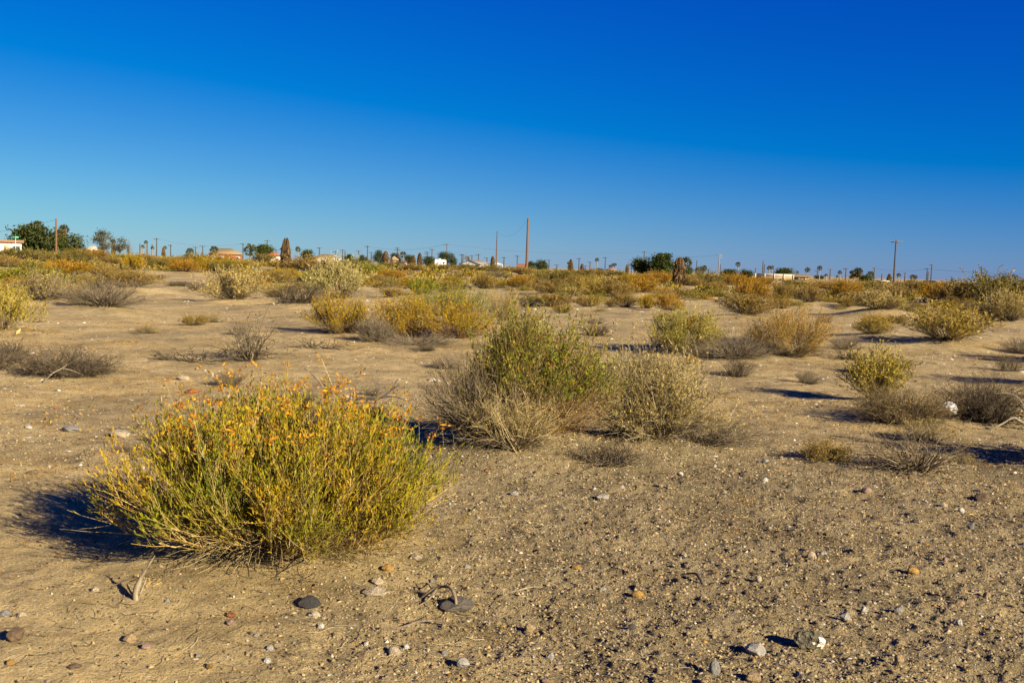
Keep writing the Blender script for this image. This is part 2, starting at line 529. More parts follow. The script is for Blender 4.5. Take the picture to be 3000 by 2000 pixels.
    if flowers > 0:
        tips = P[:, -1] if KP is None else np.concatenate([P[:, -1], KP[:, -1]])
        wgt = np.clip((tips[:, 2] / H - fz) * 2.0, 0.0, 1)
        sel = rng.uniform(0, 1, len(tips)) < flowers * wgt
        tips = tips[sel]
        # a few dried heads stand above the leaves on thin stalks
        k = len(tips)
        ht = np.abs(rng.normal(0, fstalk, k))
        hd = norm(np.stack([rng.normal(0, .25, k), rng.normal(0, .25, k), np.ones(k)], 1))
        top = tips + hd * ht[:, None]
        out['stems'].append(tubes(np.stack([tips, (tips + top) / 2 + rng.normal(0, 0.003, (k, 3)), top], 1), np.full((k, 3), sr * 0.3), pick(stem_pal, rng.uniform(0.4, 1, k), rng)))
        src = np.repeat(np.arange(k), fhead)
        p = top[src] + rng.normal(size=(k * fhead, 3)) * llen * 0.38 * fsize
        d = rng.normal(size=(k * fhead, 3)) + np.array([0, 0, 0.5])
        out['flower_heads'].append(blades(p, d, fsize * llen * 0.55 * np.exp(rng.normal(0, .3, len(p))), fsize * llen * 0.28, pick(FLOWER, rng.uniform(0, 1, len(p)), rng), rng))
    return out

def bush_meshes(name, geo):
    res = []
    for part, mat in (('stems', M_STEM), ('foliage', M_LEAF), ('flower_heads', M_FLOWER)):
        ch = [c for c in geo[part] if len(c[0])]
        if ch:
            res.append((part, mesh_of(name + '_' + part, ch, mat)))
    return res

def plant(name, meshes, loc, rz, scale, label, cat, group=None):
    r = empty(name, loc, rz, scale)
    for part, me in meshes:
        link(part, me, r)['kind'] = 'stuff'       # leaves and twigs too small to pick apart
    return tag(r, label, cat, group)

# ------------------------------------------------------------------ where the bushes stand (read from the photograph)
def project(p):
    v = CAM_R.transposed() @ (Vector(p) - Vector((0, 0, EYE)))
    return 1500 + FPX * v.x / -v.z, 1000 - FPX * v.y / -v.z

SKYLINE = [(30, 'the white house at the left edge'), (110, 'the dark tree topped by palms'), (210, 'the dense round tree by the brown pole'),
           (305, 'the grey-green eucalyptus'), (460, 'the row of thin far poles'), (640, 'the tan hip roof'), (770, 'the orange roof under the umbrella tree'),
           (838, 'the left dead palm'), (950, 'the second tan roof'), (1150, 'the beige gabled house'), (1300, 'the white trailer'),
           (1400, 'the white gabled house'), (1545, 'the tallest central pole'), (1690, 'the pair of small dead palms'), (1800, 'the tiny orange house'),
           (1900, 'the broad dark tree'), (1985, 'the right dead palm'), (2106, 'the double-armed pole'), (2270, 'the pale boundary wall'),
           (2440, 'the thin poles past the wall'), (2512, 'the pair of dark palms'), (2620, 'the tall right pole'), (2730, 'the short crossarm pole'), (2900, 'the far right palms')]

def landmark(px):
    return min(SKYLINE, key=lambda s: abs(s[0] - px))[1]

ORD = ['nearest', 'second nearest', 'third nearest', 'fourth nearest', 'fifth nearest', 'sixth nearest', 'seventh nearest', 'eighth nearest']

# px, row of the foot, width px, height px, kind
MIDS = [
    # left third
    (4, 985, 170, 120, 'yellow'), (-5, 905, 120, 62, 'yellow'), (85, 845, 190, 62, 'green'), (128, 896, 170, 84, 'greypale'),
    (305, 922, 190, 84, 'grey'), (240, 905, 90, 62, 'greypale'), (372, 860, 145, 55, 'tan'), (300, 817, 64, 42, 'tan'), (195, 818, 130, 56, 'amber'),
    (45, 768, 95, 46, 'olive'), (120, 772, 66, 40, 'olive'), (25, 790, 80, 40, 'amber'), (160, 778, 95, 44, 'amber'), (218, 774, 80, 45, 'olive'),
    (262, 758, 110, 30, 'amber'), (392, 797, 60, 60, 'gold'), (366, 768, 50, 24, 'green'), (470, 790, 64, 32, 'olive'), (540, 804, 90, 44, 'amber'),
    (615, 802, 140, 62, 'gold'), (655, 808, 70, 48, 'amber'), (706, 792, 66, 26, 'amber'), (688, 892, 145, 88, 'strawtan'), (430, 770, 60, 26, 'amber'),
    (505, 778, 70, 26, 'tan'), (570, 770, 60, 28, 'olive'), (330, 778, 60, 24, 'tan'), (90, 800, 70, 36, 'olive'), (230, 845, 60, 34, 'tan'),
    (520, 845, 78, 18, 'dark'), (455, 822, 60, 14, 'dark'), (580, 860, 70, 26, 'dark'), (320, 772, 90, 20, 'dark'),
    # middle
    (772, 770, 60, 30, 'olive'), (845, 792, 74, 36, 'gold'), (915, 800, 136, 56, 'amber'), (932, 830, 64, 44, 'green'), (992, 892, 140, 104, 'strawgreen'),
    (868, 907, 180, 52, 'dark'), (770, 846, 40, 30, 'amber'), (802, 877, 52, 32, 'straw'), (815, 838, 70, 46, 'tan'), (838, 822, 60, 36, 'gold'),
    (1080, 808, 70, 40, 'green'), (1126, 818, 38, 30, 'amber'), (1164, 820, 46, 30, 'amber'), (1085, 834, 80, 32, 'tan'), (1212, 796, 54, 24, 'amber'),
    (1326, 834, 40, 24, 'gold'), (1236, 872, 80, 50, 'green'), (1150, 876, 66, 28, 'tan'), (1420, 852, 66, 42, 'tan'), (1300, 870, 60, 30, 'tan'),
    (1290, 800, 70, 28, 'amber'), (1375, 802, 90, 30, 'olive'), (1450, 818, 64, 30, 'grey'), (1030, 790, 70, 30, 'amber'), (985, 785, 60, 24, 'olive'),
    (1150, 788, 50, 20, 'olive'), (1490, 800, 50, 24, 'amber'), (1440, 800, 50, 26, 'amber'), (1065, 770, 60, 18, 'tan'), (980, 820, 60, 34, 'gold'),
    # right half, beyond the front pair
    (1640, 834, 150, 54, 'olive'), (1522, 848, 60, 50, 'amber'), (1530, 808, 60, 34, 'amber'), (1602, 868, 90, 42, 'tan'), (1726, 874, 74, 52, 'straw'),
    (1618, 908, 110, 34, 'tan'), (1545, 906, 74, 24, 'dark'), (1690, 852, 60, 34, 'tan'), (1810, 878, 90, 44, 'tan'), (1835, 838, 60, 40, 'gold'),
    (1890, 838, 60, 42, 'amber'), (1935, 836, 84, 52, 'amber'), (1880, 866, 90, 38, 'amber'), (2022, 842, 64, 46, 'tan'), (2066, 842, 100, 58, 'olive'),
    (2150, 842, 90, 50, 'amber'), (1895, 908, 50, 38, 'gold'), (1958, 914, 64, 46, 'amber'), (2200, 884, 90, 54, 'amber'), (2190, 934, 140, 54, 'tan'),
    (1740, 812, 70, 30, 'amber'), (1800, 812, 60, 24, 'olive'), (1780, 842, 60, 24, 'tan'), (2230, 842, 70, 36, 'amber'), (2100, 860, 60, 30, 'tan'),
    (1790, 902, 40, 20, 'tan'), (1720, 905, 70, 30, 'tan'), (1830, 905, 70, 40, 'tan'),
    (2372, 892, 70, 54, 'brownamber'), (2300, 880, 60, 40, 'tan'), (2480, 874, 80, 46, 'amber'), (2440, 862, 60, 34, 'tan'), (2545, 872, 70, 40, 'olive'),
    (2615, 882, 88, 44, 'brownamber'), (2530, 905, 84, 44, 'brownamber'), (2572, 934, 130, 58, 'strawtan'), (2558, 996, 96, 52, 'straw'),
    (2772, 1024, 215, 92, 'straw'), (2740, 884, 84, 44, 'amber'), (2800, 894, 90, 54, 'brownamber'), (2910, 898, 170, 84, 'olive'), (2945, 955, 120, 84, 'strawtan'),
    (2885, 952, 64, 44, 'dark'), (2835, 914, 70, 24, 'dark'), (2470, 1032, 90, 42, 'grey'), (2690, 858, 80, 30, 'tan'), (2660, 848, 70, 30, 'olive'),
    (2960, 852, 110, 36, 'olive'), (2760, 850, 80, 30, 'olive'), (2400, 848, 70, 30, 'amber'), (2330, 846, 60, 26, 'olive'), (2290, 908, 50, 26, 'tan'),
    (2985, 925, 60, 60, 'brownamber'), (2780, 940, 50, 22, 'tan'), (2480, 905, 50, 26, 'tan'),
    # just beyond the right edge of the picture; their shadows fall into it
    (3190, 1075, 210, 120, 'straw'), (3200, 1150, 240, 150, 'straw'), (3260, 1400, 360, 210, 'tan'),
]
KIND_DESC = {
    'yellow': 'yellow straw-coloured leafy bush', 'green': 'green-topped golden bush', 'greypale': 'pale grey leafless bush', 'grey': 'dark grey leafless bush',
    'tan': 'dry tan bush', 'amber': 'amber-orange bush', 'olive': 'olive-green bush', 'gold': 'yellow-green golden bush', 'strawtan': 'tan bush with yellow crown',
    'dark': 'flat dark tangle of dead twigs', 'strawgreen': 'tall straw bush with green tips', 'straw': 'pale straw bush', 'brownamber': 'brown and amber bush'}

mid_spots = []
for (px, yb, w, h, kind) in MIDS:
    p = ground_at(px, yb)
    R = w / 2 / px_per_m(p)
    d = Vector((p.x, p.y, 0)).normalized()
    c = p + d * (0.6 * R)
    pp = px_per_m(c)
    row = project((c.x, c.y, float(h_base(c.x, c.y))))[1]
    H = max(0.22 * R, (h - (yb - row)) / pp) * (0.92 if yb > 850 else (0.70 if px < 1450 else 0.60))
    if kind == 'amber' and yb < 815: kind = ('olive', 'tan', 'amber', 'brownamber')[len(mid_spots) % 4]
    R *= 1.30
    mid_spots.append([c.x, c.y, R, H, kind, px, yb])
    MOUNDS.append((c.x, c.y, R * 1.25, min(0.20, 0.16 * R)))

# the large near bushes: centre on the ground, half width, half depth, height
def gp(px, py):
    p = ground_at(px, py); return (p.x, p.y)

HERO = {
    'front':      (gp(828, 1640), 0.83, 0.78, 0.69),
    'centre':     (gp(1565, 1330), 0.58, 0.50, 0.90),
    'centregrey': (gp(1420, 1335), 0.54, 0.46, 0.62),
    'centrestraw': (gp(1905, 1318), 0.62, 0.52, 0.70),
    'trio1': (gp(995, 962), 0, 0, 0), 'trio2': (gp(1185, 975), 0, 0, 0), 'trio3': (gp(1340, 975), 0, 0, 0), 'trio4': (gp(1325, 908), 0, 0, 0),
    'righty': (gp(2565, 1170), 0, 0, 0),
}
for k, (xy, rx, ry, hh) in HERO.items():
    if rx:
        MOUNDS.append((xy[0], xy[1], rx * 1.15, 0.11))
MOUNDS.append((*gp(1080, 975), 1.3, 0.07)); MOUNDS.append((*gp(1300, 975), 1.2, 0.07))
MOUNDS.append((*gp(2620, 1210), 1.0, 0.08)); MOUNDS.append((*gp(2690, 1370), 0.45, 0.05)); MOUNDS.append((*gp(2120, 1020), 1.6, 0.10))
MOUNDS.append((*gp(190, 1085), 0.9, 0.06)); MOUNDS.append((*gp(1650, 1330), 0.7, 0.05)); MOUNDS.append((*gp(1300, 1790), 0.12, 0.015))
MOUNDS.append((*gp(425, 1738), 0.10, 0.02))
rngm = np.random.default_rng(77)
for i in range(60):                     # low sand hummocks further out
    r = rngm.uniform(18, 90); a = math.radians(rngm.uniform(-34, 34))
    MOUNDS.append((r * math.sin(a), r * math.cos(a), rngm.uniform(0.8, 2.6), rngm.uniform(0.03, 0.22)))

# ------------------------------------------------------------------ ground sheet
def build_ground():
    ang = np.concatenate([np.arange(-180, -60, 4.0), np.arange(-60, -35, 1.0), np.arange(-35, 35.0001, 0.11), np.arange(36, 60, 1.0), np.arange(60, 180, 4.0)])
    rad = [0.25]
    while rad[-1] < 5000:
        r = rad[-1]
        k = 0.06 if r < 2.9 else (0.0036 if r < 8.5 else (0.008 if r < 40 else (0.02 if r < 250 else 0.08)))
        rad.append(r * (1 + k))
    rad = np.array(rad)
    A, Rr = np.meshgrid(np.radians(ang), rad)
    X = Rr * np.sin(A); Y = Rr * np.cos(A)
    x = X.ravel(); y = Y.ravel()
    Z = h_base(x, y)
    for (mx, my, mr, mh) in MOUNDS:
        d2 = ((x - mx) ** 2 + (y - my) ** 2) / (mr * mr)
        s = d2 < 6
        Z[s] += mh * np.exp(-d2[s] * 1.2)
    Z = Z + h_fine(x, y)
    nr, na = X.shape
    V = np.stack([x, y, Z], 1)
    idx = np.arange(nr * na).reshape(nr, na)
    nx = np.roll(idx, -1, axis=1)
    F = np.stack([idx[:-1], idx[1:], nx[1:], nx[:-1]], -1).reshape(-1, 4)
    g = gravel_mask(x, y)
    r = np.hypot(x, y)
    lit = sstep(0.40, 0.62, fbm(x * 0.5, y * 0.5, 61, 3)) * (1 - 0.75 * sstep(0.2, 0.6, g)) * sstep(4.8, 7.0, y)
    C = np.stack([g, lit, np.zeros_like(g)], 1)
    V = np.vstack([V, [[0, 0, 0]]]); C = np.vstack([C, [[0.3, 0, 0]]])
    cen = len(V) - 1
    fan = np.stack([idx[0], nx[0], np.full(na, cen)], 1)
    me = mesh_of('desert_ground', [(V, F, C)], M_GROUND, smooth=True)
    o = link('desert_ground', me)
    tag(o, kind='structure')
build_ground()

def zfull(x, y):
    return float(h_full(x, y) + h_fine(np.array(x, float), np.array(y, float)))

# ------------------------------------------------------------------ the large near bushes
HEROPOS = []
def hero(name, key_xy, geo, label, cat='bush', rz=0.0, group=None):
    x, y = key_xy
    st = geo['stems'][0][0]
    HEROPOS.append((x, y, float(np.percentile(np.hypot(st[:, 0], st[:, 1]), 92))))
    ms = bush_meshes(name, geo)
    return plant(name, ms, (x, y, zat(x, y) - 0.01), rz, (1, 1, 1), label, cat, group)

xy, rx, ry, hh = HERO['front']
hero('golden_bush', xy, bush_geo(11, rx, ry, hh, n=1250, clumps=58, kids=6, leaves=13, llen=0.027, lwid=0.0048, t0=0.34, sr=0.0026, arch=0.36,
     crook=0.012, base=0.30, stem_pal=[(0.17, 0.10, 0.03), (0.34, 0.225, 0.065), (0.46, 0.36, 0.17)], leaf_pal=[(0.06, 0.085, 0.005), (0.14, 0.155, 0.007), (0.26, 0.215, 0.009), (0.36, 0.22, 0.012)], flowers=0.20, fstalk=0.08, fsize=1.35, fz=0.62, lz=0.20, lowmax=0.90, spread=0.068, lran=0.30, low=1100, low_pal=ST_PALE, up=0.55, edge=0.10, fhead=8, tint=0.75, lobe=0.05),
     'large green and gold bush with orange flower heads in the left foreground')
xy, rx, ry, hh = HERO['centre']
hero('golden_bush', xy, bush_geo(12, rx, ry, hh, n=440, clumps=30, kids=5, leaves=11, llen=0.026, lwid=0.008, t0=0.50, sr=0.0034, arch=0.42,
     crook=0.012, base=0.30, stem_pal=ST_RED, leaf_pal=[(0.055, 0.085, 0.010), (0.14, 0.16, 0.012), (0.28, 0.235, 0.022)], flowers=0.10, spread=0.12, low=300, low_pal=ST_PALE, up=0.5, fan=0.6, edge=0.22, lz=0.40),
     'tallest green bush in the middle, reddish stems, between grey twigs and straw bush')
xy, rx, ry, hh = HERO['centregrey']
hero('leafless_bush', xy, bush_geo(13, rx, ry, hh, n=560, clumps=26, kids=4, leaves=1, llen=0.02, lwid=0.005, t0=0.7, sr=0.0034, arch=0.5,
     crook=0.014, base=0.25, stem_pal=ST_GREY, leaf_pal=TAN, spread=0.14, low=330, low_pal=ST_GREY, up=0.15, edge=0.15, main_leaves=0.5, fan=0.4),
     'leafless grey twiggy bush on the left flank of the tallest green bush')
xy, rx, ry, hh = HERO['centrestraw']
hero('straw_bush', xy, bush_geo(14, rx, ry, hh, n=480, clumps=26, kids=5, leaves=6, llen=0.024, lwid=0.0065, t0=0.5, sr=0.0032, arch=0.55,
     crook=0.022, base=0.22, stem_pal=[(0.08, 0.06, 0.03), (0.22, 0.17, 0.085), (0.44, 0.37, 0.22)], leaf_pal=[(0.18, 0.13, 0.032), (0.32, 0.245, 0.07), (0.45, 0.365, 0.13)], spread=0.13, low=420, low_pal=ST_GREY, up=0.15, edge=0.15, fan=0.75),
     'pale straw tangled bush on the right flank of the tallest green bush')
# low dead brush spilling out of the straw bush, and pale twigs at the foot of the middle bush
hero('dead_brush', gp(2045, 1318), bush_geo(15, 0.62, 0.34, 0.20, n=260, clumps=22, kids=4, leaves=0, sr=0.0028, arch=0.9, crook=0.022, base=0.35,
     stem_pal=ST_GREY, low=200, up=0.05, edge=0.5, fan=0.8), 'low dead twigs spreading right from the foot of the straw bush', 'dead brush')
hero('dead_brush', gp(1508, 1362), bush_geo(16, 0.42, 0.26, 0.42, n=260, clumps=18, kids=5, leaves=1, llen=0.018, lwid=0.006, sr=0.0026, arch=0.7, crook=0.02, base=0.3,
     stem_pal=ST_PALE, leaf_pal=STRAW, low=220, low_pal=ST_GREY, up=0.1, edge=0.5, fan=0.8), 'pale dry twigs at the front foot of the tallest green bush', 'dead brush')
hero('dead_brush', gp(1780, 1372), bush_geo(17, 0.40, 0.18, 0.13, n=130, clumps=14, kids=3, leaves=0, sr=0.0026, arch=1.0, crook=0.02, base=0.5,
     stem_pal=ST_DARK, low=120, low_pal=ST_GREY, up=0.0, edge=0.6, fan=0.8), 'thin scatter of dark twigs on sand before the straw bush', 'dead brush')

# the golden thicket behind the front bush
def hero_px(name, px, yb, w, h, label, seed, cat='bush', depth=0.9, **kw):
    p = ground_at(px, yb)
    R = w / 2 / px_per_m(p) * (1.28 if name == 'golden_bush' else 1.10)
    d = Vector((p.x, p.y, 0)).normalized()
    c = p + d * (0.55 * R * depth)
    row = project((c.x, c.y, c.z))[1]
    H = max(0.15 * R, (h - (yb - row)) / px_per_m(c)) * 0.92
    return hero(name, (c.x, c.y), bush_geo(seed, R, R * depth, H, **kw), label, cat)

GKW = dict(n=260, clumps=20, kids=4, leaves=8, llen=0.034, lwid=0.011, t0=0.4, sr=0.0036, arch=0.4, crook=0.012, base=0.28, spread=0.12, up=0.6, edge=0.18)
hero_px('golden_bush', 1000, 985, 165, 108, 'left bush of the golden thicket behind the front bush', 21, leaf_pal=GOLD, stem_pal=ST_RED, low=160, low_pal=ST_GREY, flowers=0.06, **GKW)
hero_px('golden_bush', 1182, 996, 185, 122, 'middle bush of the golden thicket, grey twigs on both sides', 22, leaf_pal=GOLD, stem_pal=ST_RED, low=140, low_pal=ST_GREY, flowers=0.08, **GKW)
hero_px('golden_bush', 1338, 1002, 180, 112, 'right bush of the golden thicket with reddish foot', 23, leaf_pal=GOLD, stem_pal=ST_RED, low=120, low_pal=ST_GREY, flowers=0.06, **GKW)
hero_px('golden_bush', 1325, 928, 215, 86, 'greenest bush at the back of the golden thicket', 24, leaf_pal=GREEN, stem_pal=ST_GREY, low=160, low_pal=ST_GREY, flowers=0.03, **{**GKW, 'n': 330})
LKW = dict(clumps=22, kids=4, leaves=0, sr=0.0042, arch=0.6, crook=0.02, base=0.25, up=0.1, edge=0.18, fan=0.5)
hero_px('leafless_bush', 1095, 1004, 110, 80, 'grey leafless bush between left and middle bushes of the golden thicket', 25, n=300, stem_pal=ST_GREY, low=160, **LKW)
hero_px('leafless_bush', 1225, 1014, 220, 30, 'low grey twigs at the foot of the golden thicket', 26, n=260, stem_pal=ST_GREY, low=180, **LKW)
hero_px('straw_bush', 1478, 940, 100, 96, 'thin straw bush right behind the golden thicket', 27, n=200, clumps=16, kids=4, leaves=3, llen=0.03, lwid=0.01, sr=0.004, stem_pal=ST_PALE, leaf_pal=STRAW, arch=0.5, crook=0.015)
# bushes right of the middle
hero_px('golden_bush', 2002, 1045, 196, 128, 'yellow-green bush behind the straw bush, left of a pair', 28, leaf_pal=[(0.12, 0.125, 0.014), (0.25, 0.215, 0.025), (0.36, 0.28, 0.05)], stem_pal=ST_PALE, low=240, low_pal=ST_GREY, flowers=0.03, **{**GKW, 'n': 330, 't0': 0.5})
hero_px('golden_bush', 2312, 1056, 236, 138, 'orange-gold bush behind the straw bush, right of a pair', 29, leaf_pal=AMBER, stem_pal=ST_PALE, low=240, low_pal=ST_GREY, flowers=0.08, **{**GKW, 'n': 360, 'llen': 0.03, 'lwid': 0.008})
hero_px('leafless_bush', 2150, 1060, 210, 70, 'grey leafless twigs between the yellow-green and the orange-gold bush', 30, n=330, stem_pal=ST_GREY, low=240, **LKW)
hero_px('straw_bush', 2566, 1190, 170, 150, 'yellow leafy bush near the right edge above dead brown brush', 31, n=220, clumps=20, kids=5, leaves=7, llen=0.026, lwid=0.012, sr=0.0032, stem_pal=ST_PALE, leaf_pal=YELLOW, arch=0.6, crook=0.02, fan=0.7, edge=0.45, base=0.2)
hero_px('dead_brush', 2640, 1256, 300, 104, 'brown dead brush at the foot of the yellow bush near the right edge', 32, 'dead brush', n=420, clumps=26, kids=5, leaves=1, llen=0.02, lwid=0.006, sr=0.003, stem_pal=[(0.04, 0.028, 0.015), (0.11, 0.08, 0.042), (0.23, 0.175, 0.095)], leaf_pal=TAN, low=260, arch=0.8, crook=0.025, fan=0.9, edge=0.45, up=0.05, base=0.4)
hero_px('dead_brush', 2885, 1248, 250, 120, 'blackish dead brush at the right edge behind the pale branch', 33, 'dead brush', n=420, clumps=26, kids=5, leaves=0, sr=0.0034, stem_pal=ST_DARK, low=240, arch=0.8, crook=0.03, fan=0.9, edge=0.5, up=0.05, base=0.45)
hero_px('dead_brush', 2680, 1400, 300, 125, 'sparse bare branching dead shrub nearest the camera at right', 34, 'dead brush', n=75, clumps=26, kids=5, leaves=0, sr=0.0042, stem_pal=[(0.05, 0.037, 0.022), (0.15, 0.115, 0.065), (0.30, 0.24, 0.145)], low=120, arch=0.9, crook=0.028, fan=0.75, edge=0.15, up=0.15, base=0.15, spread=0.12)
hero_px('dead_brush', 190, 1108, 330, 66, 'wide flat mat of dark dead twigs at the left edge', 35, 'dead brush', n=420, clumps=30, kids=5, leaves=0, sr=0.0034, stem_pal=ST_DARK, low=420, arch=0.9, crook=0.035, fan=1.1, edge=0.4, up=0.0, base=0.6, depth=0.6)
hero_px('dead_brush', 20, 1065, 110, 62, 'small dark dead clump at the left edge behind the dead twig mat', 36, 'dead brush', n=200, clumps=14, kids=4, leaves=0, sr=0.004, stem_pal=ST_DARK, low=120, arch=0.8, crook=0.03, fan=0.9, edge=0.5, up=0.05, base=0.4)
hero_px('dead_brush', 728, 1058, 190, 128, 'upright bare dead shrub with curved grey branches left of the golden thicket', 37, 'dead brush', n=60, clumps=16, kids=6, leaves=0, sr=0.0075, stem_pal=ST_GREY, low=70, low_pal=ST_DARK, arch=0.75, crook=0.045, fan=0.95, edge=0.3, up=0.1, base=0.2)
hero_px('dead_brush', 560, 1062, 240, 22, 'broken dark branches lying left of the upright bare shrub', 38, 'dead brush', n=34, clumps=12, kids=3, leaves=0, sr=0.010, stem_pal=ST_DARK, low=60, low_pal=ST_GREY, arch=0.9, crook=0.03, fan=0.8, edge=0.5, up=0.0, base=0.4, depth=0.4)
hero_px('dead_brush', 945, 1022, 190, 16, 'thin fallen dead twigs before the left bush of the golden thicket', 39, 'dead brush', n=40, clumps=12, kids=3, leaves=0, sr=0.008, stem_pal=ST_DARK, low=60, low_pal=ST_GREY, arch=0.9, crook=0.03, fan=0.8, edge=0.5, up=0.0, base=0.4, depth=0.35)
hero_px('dead_brush', 2480, 1058, 110, 30, 'dark curved dead twigs at the right foot of the orange-gold bush', 40, 'dead brush', n=60, clumps=12, kids=3, leaves=0, sr=0.006, stem_pal=ST_DARK, low=50, arch=0.8, crook=0.04, fan=0.9, edge=0.4, up=0.0, base=0.35, depth=0.5)
hero_px('dead_brush', 1745, 990, 90, 36, 'small dark twig clump between the tallest green bush and yellow-green bush', 41, 'dead brush', n=110, clumps=12, kids=4, leaves=0, sr=0.005, stem_pal=ST_DARK, low=70, arch=0.8, crook=0.03, fan=0.9, edge=0.5, up=0.05, base=0.4)
hero_px('dead_brush', 1745, 950, 70, 22, 'little dead twig tuft on open sand beyond the tallest green bush', 42, 'dead brush', n=60, clumps=10, kids=4, leaves=0, sr=0.005, stem_pal=ST_GREY, low=40, arch=0.8, crook=0.03, fan=0.9, edge=0.5, up=0.05, base=0.4)

# ------------------------------------------------------------------ bushes of the middle distance: a few of each kind, then copies
KINDS = {
    'yellow': dict(leaf_pal=YELLOW, stem_pal=ST_PALE, leaves=6, flowers=0), 'green': dict(leaf_pal=GREEN, stem_pal=ST_GREY, leaves=7, flowers=0.04),
    'gold': dict(leaf_pal=GOLD, stem_pal=ST_RED, leaves=7, flowers=0.06), 'amber': dict(leaf_pal=AMBER, stem_pal=ST_RED, leaves=6, flowers=0.10),
    'olive': dict(leaf_pal=OLIVE, stem_pal=ST_GREY, leaves=7, flowers=0), 'straw': dict(leaf_pal=STRAW, stem_pal=[(0.13, 0.09, 0.03), (0.26, 0.19, 0.07), (0.37, 0.29, 0.13)], leaves=5, flowers=0, fan=0.7, arch=0.6),
    'strawtan': dict(leaf_pal=[(0.22, 0.17, 0.06), (0.33, 0.25, 0.08), (0.42, 0.33, 0.12)], stem_pal=[(0.08, 0.058, 0.026), (0.17, 0.125, 0.055), (0.28, 0.22, 0.11)], leaves=5, flowers=0, low=160, fan=0.6),
    'strawgreen': dict(leaf_pal=[(0.15, 0.15, 0.04), (0.29, 0.25, 0.08), (0.40, 0.33, 0.14)], stem_pal=ST_PALE, leaves=5, flowers=0.02, arch=0.6),
    'tan': dict(leaf_pal=TAN, stem_pal=[(0.08, 0.055, 0.022), (0.17, 0.12, 0.048), (0.27, 0.205, 0.095)], leaves=5, flowers=0, fan=0.7, arch=0.6, low=110), 'brownamber': dict(leaf_pal=[(0.12, 0.08, 0.02), (0.24, 0.155, 0.035), (0.36, 0.245, 0.06)], stem_pal=ST_GREY, leaves=6, flowers=0.02),
    'greypale': dict(leaf_pal=STRAW, stem_pal=[(0.10, 0.08, 0.05), (0.19, 0.15, 0.095), (0.30, 0.25, 0.16)], leaves=1, flowers=0, fan=0.6, arch=0.6, low=140, n=240),
    'grey': dict(leaf_pal=TAN, stem_pal=ST_GREY, leaves=0, flowers=0, fan=0.6, arch=0.7, low=160, n=240),
    'dark': dict(leaf_pal=TAN, stem_pal=ST_DARK, leaves=0, flowers=0, fan=0.9, arch=0.9, low=140, n=170, edge=0.5, crook=0.03, up=0.05, base=0.45),
}
TEMPL = {}
for i, (k, kw) in enumerate(KINDS.items()):
    args = dict(n=170, clumps=15, kids=4, llen=0.034, lwid=0.0125, t0=0.35, sr=0.0042, arch=0.4, crook=0.02, base=0.28, spread=0.14, up=0.5, edge=0.18, low=80, low_pal=ST_GREY)
    args.update(kw)
    TEMPL[k] = [bush_meshes(k, bush_geo(300 + 10 * i + v, 0.6, 0.6, 0.6, **{**args, 'leaves': args['leaves'] * 2})) for v in range(2)]
NAME = {'grey': 'leafless_bush', 'greypale': 'leafless_bush', 'dark': 'dead_brush', 'straw': 'straw_bush', 'strawtan': 'straw_bush', 'strawgreen': 'straw_bush',
        'yellow': 'straw_bush', 'tan': 'dry_bush', 'brownamber': 'dry_bush', 'amber': 'golden_bush', 'gold': 'golden_bush', 'green': 'golden_bush', 'olive': 'desert_scrub'}
CATS = {'dead_brush': 'dead brush'}
rng = random.Random(5)
counts = {}
for (x, y, R, H, kind, px, yb) in sorted(mid_spots, key=lambda s: s[1]):
    lm = landmark(px) if px < 3010 else None
    key = (kind, lm); n_ = counts.get(key, 0); counts[key] = n_ + 1
    label = f"{ORD[min(n_, 7)]} {KIND_DESC[kind]} below {lm}" if lm else f"{KIND_DESC[kind]} just past the right edge, {('farthest', 'middle', 'nearest')[2 - n_ if kind != 'tan' else 2]} of three"
    if lm is None:
        label = {1075: 'pale straw bush past the right edge, farther of two', 1150: 'pale straw bush past the right edge, nearer of two', 1400: 'dry tan bush just past the right edge of the foreground'}[yb]
    nm = NAME[kind]
    v = rng.randrange(2)
    s = R / 0.6
    plant(nm, TEMPL[kind][v], (x, y, zat(x, y) - 0.01), rng.uniform(0, 6.28), (s, s, H / 0.6), label, CATS.get(nm, 'bush'), 'bushes of the middle distance')

# ------------------------------------------------------------------ far belt of scrub
def far_bush_chunk(rng, n, Rx, H, pal, size):
    c = rng.normal(size=(9, 3)) * np.array([0.5, 0.5, 0.25]); c[:, 2] = np.abs(c[:, 2]) + 0.35
    k = rng.integers(0, 9, n)
    p = c[k] + rng.normal(size=(n, 3)) * 0.24
    rr = np.hypot(p[:, 0], p[:, 1]); p[:, :2] *= np.minimum(1, 1.0 / np.maximum(rr, 1e-3))[:, None]
    p[:, 2] = np.clip(p[:, 2], 0.03, 1.05) * np.sqrt(np.maximum(0.15, 1.1 - np.minimum(rr, 1) ** 2))
    p = p * np.array([Rx, Rx, H])
    d = rng.normal(size=(n, 3)) + np.array([0, 0, 0.9])
    col = pick(pal, np.clip(rng.normal(0.45, 0.22, n), 0, 1), rng, 0.15)
    return blades(p - np.array([0, 0, size * 0.3]), d, size * np.exp(rng.normal(0, .3, n)), size * 0.36, col, rng)

